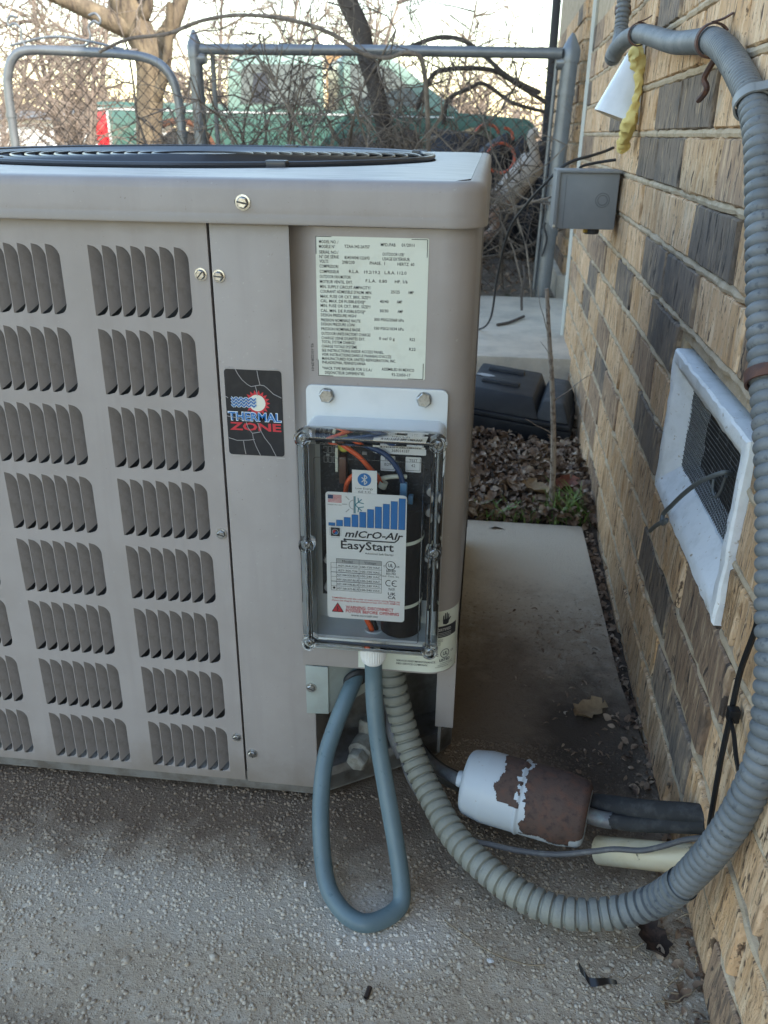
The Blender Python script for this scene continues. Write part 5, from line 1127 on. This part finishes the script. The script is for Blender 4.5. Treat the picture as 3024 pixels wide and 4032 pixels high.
# ------------------------------------------------------------------ chain link gate and fence
FYp = 3.33
def chain(mb, x0, x1, z0, z1, y, s=.056, r=.0021):
    n = int((z1 - z0) / s * 2); x = x0; k = 0
    while x < x1:
        P = [(x + (s / 2 if (i + k) % 2 else 0), y + (.004 if i % 2 else -.004), z0 + i * s / 2) for i in range(n + 1)]; mb.tube([p for p in P if p[0] <= x1 + .02], r, 4, False); x += s / 2; k += 1
gt = thing('chain_link_gate', 'galvanised chain link gate with rounded top corners and scroll ornament', 'gate', (-1.85, FYp, .1))
fr_ = spline([(-2.29, FYp, .12), (-2.29, FYp, .5), (-2.285, FYp, .95), (-2.27, FYp, 1.05), (-2.235, FYp, 1.115), (-2.16, FYp, 1.146), (-1.95, FYp, 1.143), (-1.72, FYp, 1.132), (-1.58, FYp, 1.112), (-1.50, FYp, 1.06), (-1.465, FYp, .97), (-1.455, FYp, .8), (-1.455, FYp, .12)], 8)
MB().tube(fr_, .0205, 14).build('frame', 'galv', gt, smooth=True); MB().tube([(-2.29, FYp, .16), (-1.455, FYp, .16)], .018, 12).build('bottom_rail', 'galv', gt, smooth=True)
cl = MB(); chain(cl, -2.27, -1.49, .16, 1.115, FYp); cl.build('chain_link', 'link_wire', gt, fix=False)
for z in (.905, .80): MB().lathe([(.026, -.012), (.026, .012)], (-1.455, FYp, z), (0, 0, 1), 14).build('hinge_band', 'galv', gt, smooth=True)
MB().lathe([(.0245, -.010), (.0245, .010)], (-2.288, FYp, .875), (0, 0, 1), 14).build('latch_band', 'galv', gt, smooth=True)
for sx in (1, -1):
    cx_ = -1.965; P = [(cx_ + sx * p[0], FYp, p[1]) for p in ((.02, 1.165), (.09, 1.168), (.115, 1.20), (.112, 1.24), (.14, 1.262), (.165, 1.252), (.170, 1.272), (.150, 1.292), (.120, 1.285))]
    if sx < 0: P = [(x - .10, y, z - .008) for x, y, z in P]
    MB().tube(spline(P, 6), .0055, 8).build('scroll', 'galv', gt, smooth=True)
MB().tube(spline([(-2.24, FYp, 1.165), (-2.05, FYp, 1.20), (-1.90, FYp, 1.19), (-1.70, FYp, 1.150)], 6), .0055, 8).build('scroll_bar', 'galv', gt, smooth=True)
fc = thing('chain_link_fence', 'chain link fence panel with top rail between two steel posts', 'fence', (-.55, FYp, .1))
MB().tube([(-1.345, FYp, 1.152), (-.5, FYp, 1.148), (.262, FYp, 1.138)], .0225, 14).build('top_rail', 'galv', fc, smooth=True)
cl = MB(); chain(cl, -1.31, .25, .13, 1.125, FYp + .024); cl.build('chain_link', 'link_wire', fc, fix=False)
MB().tube([(-1.292, FYp + .02, 1.13), (-1.292, FYp + .02, .12)], .011, 8).build('tension_bar', 'galv', fc, smooth=True); MB().tube([(.245, FYp + .024, 1.13), (.225, FYp + .024, .14)], .009, 8).build('tension_bar', 'galv', fc, smooth=True)
def post(pb, pt, r, label, bands):
    t = thing('fence_post', label, 'fence post', pb, 'steel posts of the chain link fence'); pb, pt = Vector(pb), Vector(pt); MB().tube([pb, pt], r, 18).build('pipe', 'galv', t, smooth=True)
    ax = (pt - pb).normalized(); MB().lathe([(r * 1.12, -.05), (r * 1.16, -.004), (r * .95, .012), (r * .55, .040), (r * .15, .062)], pt, ax, 18).build('cap', 'galv', t, smooth=True)
    for z in bands: MB().lathe([(r * 1.10, -.012), (r * 1.10, .012)], pb.lerp(pt, z), ax, 18).build('band', 'galv', t, smooth=True)
    MB().lathe([(.022, 0), (.028, .02), (.028, .05)], pt + Vector((.05 if pt.x < 0 else -.06, 0, -.052)), (-1 if pt.x < 0 else 1, 0, 0), 12).build('rail_cup', 'galv', t, smooth=True)
post((-1.362, FYp, .08), (-1.366, FYp, 1.168), .0305, 'steel fence post beside the gate hinges with pointed cap', (.66, .80))
post((.266, 3.345, .11), (.301, 3.345, 1.155), .035, 'steel fence post against the house corner with pointed cap', (.28, .84))
q = MB().tube(spline([(.252, 3.30, .45), (.247, 3.298, .43), (.262, 3.295, .38), (.255, 3.297, .33), (.247, 3.30, .30)], 6), .005, 6).build('tie_strap', 'rubber', None, smooth=True); tag(q, 'dark strap end dangling from the post by the house corner', 'strap')

# ------------------------------------------------------------------ trees, shrubs and vines near the fence
def explicit(t, name, paths, m, n=10):
    for P, r0, r1 in paths: S_ = spline(P, 6); MB().tube(S_, [r0 + (r1 - r0) * i / (len(S_) - 1) for i in range(len(S_))], n, False).build(name, m, t, smooth=True)
bt_ = thing('bare_tree', 'large bare tree with sunlit rough bark behind the gate', 'tree', (-2.85, 6.5, .08))
explicit(bt_, 'trunk', [([(-2.86, 6.5, .0), (-2.85, 6.5, .66), (-2.81, 6.5, 1.04), (-2.78, 6.5, 1.25), (-2.80, 6.5, 1.42), (-2.88, 6.5, 1.60), (-2.95, 6.5, 1.78), (-3.05, 6.55, 2.3)], .10, .125)], 'bark', 16)
explicit(bt_, 'limb', [([(-2.86, 6.48, 1.53), (-2.98, 6.44, 1.575), (-3.09, 6.42, 1.62), (-3.2, 6.4, 1.67), (-3.36, 6.4, 1.73), (-3.9, 6.3, 1.98), (-4.6, 6.2, 2.5)], .085, .05), ([(-2.85, 6.5, 1.60), (-2.77, 6.46, 1.66), (-2.74, 6.45, 1.76), (-2.80, 6.4, 1.95), (-2.7, 6.3, 2.4)], .06, .04), ([(-2.80, 6.5, 1.35), (-2.6, 6.6, 1.6), (-2.45, 6.7, 2.0)], .075, .05), ([(-2.83, 6.5, .95), (-2.62, 6.4, 1.25), (-2.5, 6.3, 1.7)], .05, .03)], 'bark', 12)
cr2 = MB(); rg = random.Random(21)
for k in range(16): p = Vector((rg.uniform(-4.2, -2.2), 6.4 + rg.gauss(0, .2), rg.uniform(1.35, 2.3))); grow(cr2, p, (rg.gauss(0, .7), rg.gauss(0, .4), rg.gauss(.1, .6)), rg.uniform(.5, 1.0), .012, 2, rg, .16, 4)
cr2.build('crown', 'twig', bt_, fix=False)
dt = thing('bare_tree', 'dark slanting tree trunk growing through the chain link fence', 'tree', (-.5, 3.85, .08))
explicit(dt, 'trunk', [([(-.53, 3.85, .05), (-.555, 3.85, .74), (-.61, 3.85, 1.01), (-.66, 3.85, 1.16), (-.69, 3.85, 1.28), (-.76, 3.85, 1.42), (-.85, 3.85, 1.7)], .040, .050)], 'bark_dark', 14)
explicit(dt, 'limb', [([(-.62, 3.80, 1.10), (-.54, 3.7, 1.17), (-.44, 3.7, 1.19), (-.3, 3.7, 1.232), (-.18, 3.7, 1.22), (-.08, 3.7, 1.16), (.04, 3.7, 1.07), (.2, 3.7, 1.0)], .011, .011), ([(-.40, 3.8, .93), (-.33, 3.8, 1.07), (-.28, 3.8, 1.1), (-.17, 3.8, 1.11), (-.03, 3.8, 1.1), (.09, 3.8, 1.04), (.24, 3.8, .96)], .012, .010), ([(-.26, 3.75, .86), (-.24, 3.75, .97), (-.14, 3.75, 1.02), (-.07, 3.75, 1.04), (.07, 3.75, .96), (.23, 3.75, .92)], .011, .008)], 'bark_dark', 8)
cr2 = MB(); rg = random.Random(33)
for k in range(44): p = Vector((rg.uniform(-1.2, .2), rg.uniform(3.5, 4.0), rg.uniform(.85, 1.5))); grow(cr2, p, (rg.gauss(0, .8), rg.gauss(0, .3), rg.gauss(.2, .7)), rg.uniform(.22, .55), .0038, 2, rg, .14, 3, 0, .9)
cr2.build('crown', 'twig', dt, fix=False)
vn = thing('woody_vine', 'long grey vine arching over the gate and fence rail', 'vine', (-1.1, 3.25, .1))
explicit(vn, 'stem', [([(-.35, 3.4, .1), (-.30, 3.35, .6), (-.32, 3.24, 1.05), (-.38, 3.2, 1.13), (-.48, 3.2, 1.11), (-.59, 3.2, 1.13), (-.72, 3.2, 1.2), (-.89, 3.2, 1.25), (-1.1, 3.2, 1.27), (-1.28, 3.2, 1.25), (-1.44, 3.2, 1.2), (-1.62, 3.2, 1.18), (-1.76, 3.2, 1.13)], .011, .007)], 'twig', 8)
m_ = MB(); rg = random.Random(9)
for k in range(9): p = Vector((rg.uniform(-1.6, -.4), 3.2, 1.2)); grow(m_, p, (rg.gauss(0, 1), rg.gauss(0, .15), rg.gauss(0, .8)), rg.uniform(.15, .35), .003, 1, rg, .2, 3)
kind(m_.build('twigs', 'twig', vn, fix=False), 'stuff')
# bare shrubs tangled in the fence, left to right
where = ['between the gate and the fence post', 'just right of the gate post', 'left of the slanting trunk', 'at the foot of the slanting trunk', 'right of the slanting trunk', 'in front of the dark junk pile', 'against the post by the house corner']
for k, (x, n_, y_) in enumerate(((-1.52, 9, 3.55), (-1.15, 15, 3.6), (-.82, 16, 3.7), (-.52, 14, 3.55), (-.22, 14, 3.65), (.02, 1, 3.6), (.21, 2, 3.28))):
    sh = thing('bare_shrub', 'bare brown shrub of tangled twigs ' + where[k], 'shrub', (x, y_, .1), 'bare shrubs tangled in the fence'); m_ = MB(); t_ = MB(); rg = random.Random(100 + k)
    last = k == 6
    for i in range(n_):
        x0 = x + rg.gauss(0, .10 if not last else .03); lean = rg.gauss(0, .33) if not last else rg.gauss(-.12, .16)
        P, e = wander((x0, y_ + rg.gauss(0, .08 if not last else .012), .06), (lean, rg.gauss(0, .15), 1), rg.uniform(.7, 1.35), 9, rg, .15 if not last else .10, .015); r = rg.uniform(.0045, .011) * (.7 if last else 1)
        MB().tube(P, [r * (1 - .07 * j) for j in range(len(P))], 6, False).build('stem', 'twig', sh, smooth=True, fix=False)
        for j in range(3, len(P)):
            for c in range(rg.randint(1, 3) if not last else rg.randint(0, 2)):
                grow(m_, P[j], (rg.gauss(0, 1), rg.gauss(0, .4), rg.gauss(.1, .8)), rg.uniform(.10, .34), r * .42, 1, rg, .22, 3, .01)
    kind(m_.build('twigs', 'twig', sh, fix=False), 'stuff')
lvz = MB()
n = 150; pos = np.c_[nrg.uniform(-1.5, -.1, n), nrg.uniform(3.4, 3.9, n), nrg.uniform(.7, 1.3, n)]; s = nrg.uniform(.012, .03, n)
hl = scatter('hanging_leaves', lv, lf, pos, np.c_[s, s * .5, s], np.c_[nrg.uniform(-.5, .5, n), nrg.uniform(1, 2, n), nrg.uniform(0, 6.28, n)], 'dead_leaf'); kind(hl, 'stuff', 'withered leaves still clinging to the twigs along the fence')

# ------------------------------------------------------------------ pickup truck
tk = thing('pickup_truck', 'green pickup truck with red tail lamp parked behind the fence', 'truck', (-5.0, 10.55, .09)); TA = math.atan2(1.75, 5.64)
def tp_(s, w, z): c, sn = math.cos(TA), math.sin(TA); return (-5.08 + s * c - w * sn, 10.5 + s * sn + w * c, .09 + z)
def extr(poly, w0, w1, name, m, parent=tk, bevel=.0):
    n = len(poly); vs = [tp_(s, w0, z) for s, z in poly] + [tp_(s, w1, z) for s, z in poly]
    fs = [tuple(range(n)), tuple(range(2 * n - 1, n - 1, -1))] + [(i, (i + 1) % n, n + (i + 1) % n, n + i) for i in range(n)]
    return MB().add(vs, fs).build(name, m, parent, bevel=bevel, seg=2)
def wheel_cut(s0, r, z0=.42): return [(s0 + r * math.cos(rad(a)), z0 - .02 + r * math.sin(rad(a))) for a in range(0, 181, 20)]
low_ = [(5.85, .42)] + wheel_cut(5.02, .42)[:0] + [(5.45, .42)] + wheel_cut(5.03, .42) + [(4.6, .42), (1.45, .42)] + wheel_cut(1.03, .42) + [(.6, .42), (.02, .45), (0, .62), (.015, 1.045), (.10, 1.06), (1.62, 1.055), (1.64, 1.00), (4.55, 1.00), (4.95, .985), (5.75, .93), (5.88, .85), (5.9, .5)]
tbody = extr(low_, 0, 1.85, 'body', 'truck_green', bevel=.02)
cap = [(1.68, 1.0), (1.72, 1.50), (1.82, 1.62), (2.0, 1.655), (2.85, 1.665), (2.93, 1.62), (2.95, 1.0)]
capo = extr(cap, .10, 1.75, 'bed_cap', 'truck_sunlit', bevel=.03)
extr([(1.84, 1.06), (1.88, 1.46), (1.96, 1.53), (2.84, 1.54), (2.84, 1.06)], .092, .11, 'side_window', 'truck_glass', capo)
cab = [(3.20, 1.0), (3.20, 1.62), (3.28, 1.70), (3.62, 1.71), (3.88, 1.64), (4.82, 1.0)]
cabo = extr(cab, .10, 1.75, 'cab', 'truck_sunlit', bevel=.03)
extr([(3.30, 1.06), (3.30, 1.56), (3.66, 1.58), (3.88, 1.48), (4.36, 1.07)], .092, .11, 'door_window', 'truck_glass', cabo)
ws_ = MB(); a, b = (3.90, 1.60), (4.78, 1.01); ws_.add([tp_(a[0] + .02, .2, a[1]), tp_(a[0] + .02, 1.65, a[1]), tp_(b[0] + .02, 1.65, b[1] + .03), tp_(b[0] + .02, .2, b[1] + .03)], [(0, 1, 2, 3)]); ws_.build('windshield', 'truck_glass', cabo, fix=False)
extr([(1.98, 1.08), (2.03, 1.42), (2.20, 1.44), (2.24, 1.08)], .088, .091, 'dark_panel', 'dark_trim', capo)
extr([(.0, .965), (.0, .985), (4.7, .945), (4.7, .925)], -.012, .0, 'side_moulding', 'truck_trim')
extr([(-.012, .48), (-.012, .93), (.01, .955), (.13, .955), (.155, .48)], -.014, .10, 'tail_lamp', 'tail_red', bevel=.01)
extr([(.150, .46), (.135, .965), (.165, .965), (.180, .46)], -.012, .0, 'lamp_trim', 'truck_trim')
for s0 in (1.03, 5.03):
    w_ = MB().lathe([(.36, -.11), (.38, -.08), (.38, .08), (.36, .11)], tp_(s0, .16, .36), (-math.sin(TA), math.cos(TA), 0), 24).build('wheel', 'tyre', tk, smooth=True); MB().lathe([(.20, -.02), (.17, .01), (.05, .015)], tp_(s0, .05, .36), (math.sin(TA), -math.cos(TA), 0), 18).build('rim', 'truck_trim', w_, smooth=True)
ar = MB(); P = [tp_(1.03 + .45 * math.cos(rad(a)), -.012, .40 + .45 * math.sin(rad(a))) for a in range(0, 181, 12)]; ar.tube(P, .04, 8); ar.build('wheel_arch', 'rust', tk, smooth=True)
dcl = MB()
for i in range(3):
    z0 = (.78, .735, .69)[i]; P = []
    for k in range(26): t = k / 25; P.append(tp_(.52 + .36 * t * (1, 1, 1.1)[i] - (.05 if i else 0), -.006, z0 + (.022, .026, .012)[i] * math.sin(k * 2.1) + .02 * (1 - t) * (i == 0)))
    dcl.tube(P, .008 if i < 2 else .011, 4, False)
dcl.build('side_decal', 'truck_trim', tbody, fix=False)
wp = MB().box(-2.80, -2.50, 14.4, 14.65, 0, 2.1).build('wood_post', 'wood_post', None, bevel=.01); tag(wp, 'sunlit orange wooden post seen behind the truck between cap and cab', 'post')

# ------------------------------------------------------------------ junk behind the fence
mf = thing('muffler', 'weathered tan exhaust muffler with bent pipes propped behind the fence', 'muffler', (.1, 4.3, .3))
a, b = Vector((.055, 4.28, .475)), Vector((.215, 4.34, .672)); d_ = (b - a).normalized(); L_ = (b - a).length
MB().lathe([(.02, -.03), (.055, -.022), (.074, -.004), (.078, .0), (.078, L_), (.074, L_ + .006), (.05, L_ + .03), (.02, L_ + .036)], a, d_, 22).build('can', 'muffler', mf, smooth=True)
MB().lathe([(.0795, -.004), (.0805, .004), (.0795, .012)], a, d_, 22, caps=False).build('seam', 'rust_pipe', mf, smooth=True)
MB().tube(spline([a - d_ * .02, (.022, 4.25, .43), (.015, 4.24, .39), (.025, 4.24, .35), (.018, 4.24, .315), (-.012, 4.24, .29), (-.08, 4.24, .27)], 6), .030, 14).build('tail_pipe', 'rust_pipe', mf, smooth=True)
MB().tube(spline([b + d_ * .02, (.228, 4.35, .70), (.215, 4.36, .755), (.198, 4.36, .795), (.205, 4.36, .825), (.235, 4.36, .83)], 6), .026, 14).build('inlet_pipe', 'muffler', mf, smooth=True)
def lump(name, c, s, seed, label, m='junk', cat='junk'):
    bm = bmesh.new(); bmesh.ops.create_icosphere(bm, subdivisions=4, radius=1); v = []
    for q in bm.verts: p = q.co; k = 1 + .45 * noise.noise(p * 1.7 + Vector((seed, 0, 0))) + .18 * noise.noise(p * 4.5 + Vector((0, seed, 0))); v.append((c[0] + p.x * s[0] * k, c[1] + p.y * s[1] * k, max(c[2] + p.z * s[2] * k, .06)))
    f = [tuple(w.index for w in q.verts) for q in bm.faces]; bm.free(); return tag(MB().add(v, f).build(name, m, None, smooth=True), label, cat)
lump('black_tarp_heap', (-.10, 5.0, .38), (.42, .30, .44), 2, 'heap of black tarp and scrap behind the muffler')
lump('black_bag', (.22, 4.75, .40), (.17, .2, .36), 5, 'dark lumpy bag between the muffler and the house corner', cat='bag')
lump('dark_brush_heap', (-.62, 4.6, .36), (.40, .28, .40), 8, 'dark brush heap behind the slanting trunk', 'bark_dark', 'brush')
for c, r, t0, t1, lb in (((.035, 4.40, .695), .078, -95, 120, 'orange hose looped in a ring above the muffler'), ((.045, 4.45, .80), .052, -10, 95, 'short orange hose arc above the hose ring'), ((-.05, 4.42, .80), .07, 20, 160, 'tangled orange hose end left of the hose ring')):
    P = [(c[0] + r * math.cos(rad(a)), c[1] + .02 * math.sin(rad(a * 1.3)), c[2] + r * math.sin(rad(a))) for a in range(t0, t1 + (145 if r > .07 and t0 < -50 else 0) + 1, 10)]
    tag(MB().tube(P, .0085, 8).build('orange_hose', 'orange_hose', None, smooth=True), lb, 'hose')

# ------------------------------------------------------------------ far background
def far_tree(name, x, y, h, seed, label, m='twig_far', grp='bare trees beyond the yard', n=9, r=.06):
    t = thing(name, label, 'tree', (x, y, .07), grp); a = MB(); b = MB(); rg = random.Random(seed)
    for k in range(n):
        P, e = wander((x + rg.gauss(0, .12), y + rg.gauss(0, .12), .0), (rg.gauss(0, .28), rg.gauss(0, .2), 1), h * rg.uniform(.6, 1), 8, rg, .10); rr = r * rg.uniform(.45, 1)
        a.tube(P, [rr * (1 - .10 * j) for j in range(len(P))], 6, False)
        for j in range(1, len(P)):
            for c in range(3): grow(b, P[j], (rg.gauss(0, .8), rg.gauss(0, .5), rg.gauss(.5, .5)), h * rg.uniform(.12, .28), rr * .35, 2, rg, .16, 3, 0, .7, 4, .6)
    a.build('trunk', m, t, smooth=True, fix=False); b.build('crown', m, t, fix=False); return t
far = [(-4.3, 8.6, 2.9, 'pale bare tree with many stems just left of the big trunk', 4, .03), (-5.6, 9.2, 3.0, 'pale bare clump at the left edge behind the gate', 4, .035), (-7.6, 12.5, 3.6, 'reddish bare tree beyond the tail lamp at far left', 5, .045), (-4.6, 15.0, 4.2, 'tall bare tree behind the truck bed', 8, .07), (-2.6, 16.5, 4.2, 'sunlit bare tree behind the truck cab roof', 8, .07), (-8.6, 17.0, 4.6, 'bare tree in the distance left of the truck', 8, .08), (-.8, 17.5, 3.6, 'thin bare tree in the distance above the truck hood', 6, .06)]
for k, (x, y, h, lb, n_, r) in enumerate(far): far_tree('bare_tree', x, y, h, 300 + k, lb, n=n_, r=r)
tl = MB(); rg = random.Random(77)
for k in range(260):
    x = rg.uniform(-60, 30); y = rg.uniform(62, 90); h = rg.uniform(2.2, 5.0); P, _ = wander((x, y, 0), (rg.gauss(0, .15), 0, 1), h, 4, rg, .12); tl.tube(P, [.22, .18, .12, .08, .04], 4, False)
    for j in range(9): q = P[rg.randint(1, 4)]; P2, _ = wander(q, (rg.gauss(0, 1), rg.gauss(0, .4), rg.gauss(.5, .5)), rg.uniform(.8, 1.9), 3, rg, .2); tl.tube(P2, [.12, .10, .07, .04], 3, False)
kind(tl.build('tree_line', 'twig_far', None, fix=False), 'stuff', 'distant reddish brown wood along the horizon')
fb = thing('white_shed', 'long low white shed far across the field', 'shed', (-25, 44, .07)); MB().box(-31, -21.3, 42, 47, 0, 1.25).build('wall', 'white_wall', fb); MB().prism([(41.5, 1.25), (47.5, 1.25), (44.5, 1.75)], 'x', -31.3, -21.0).build('roof', 'dusty_metal', fb)
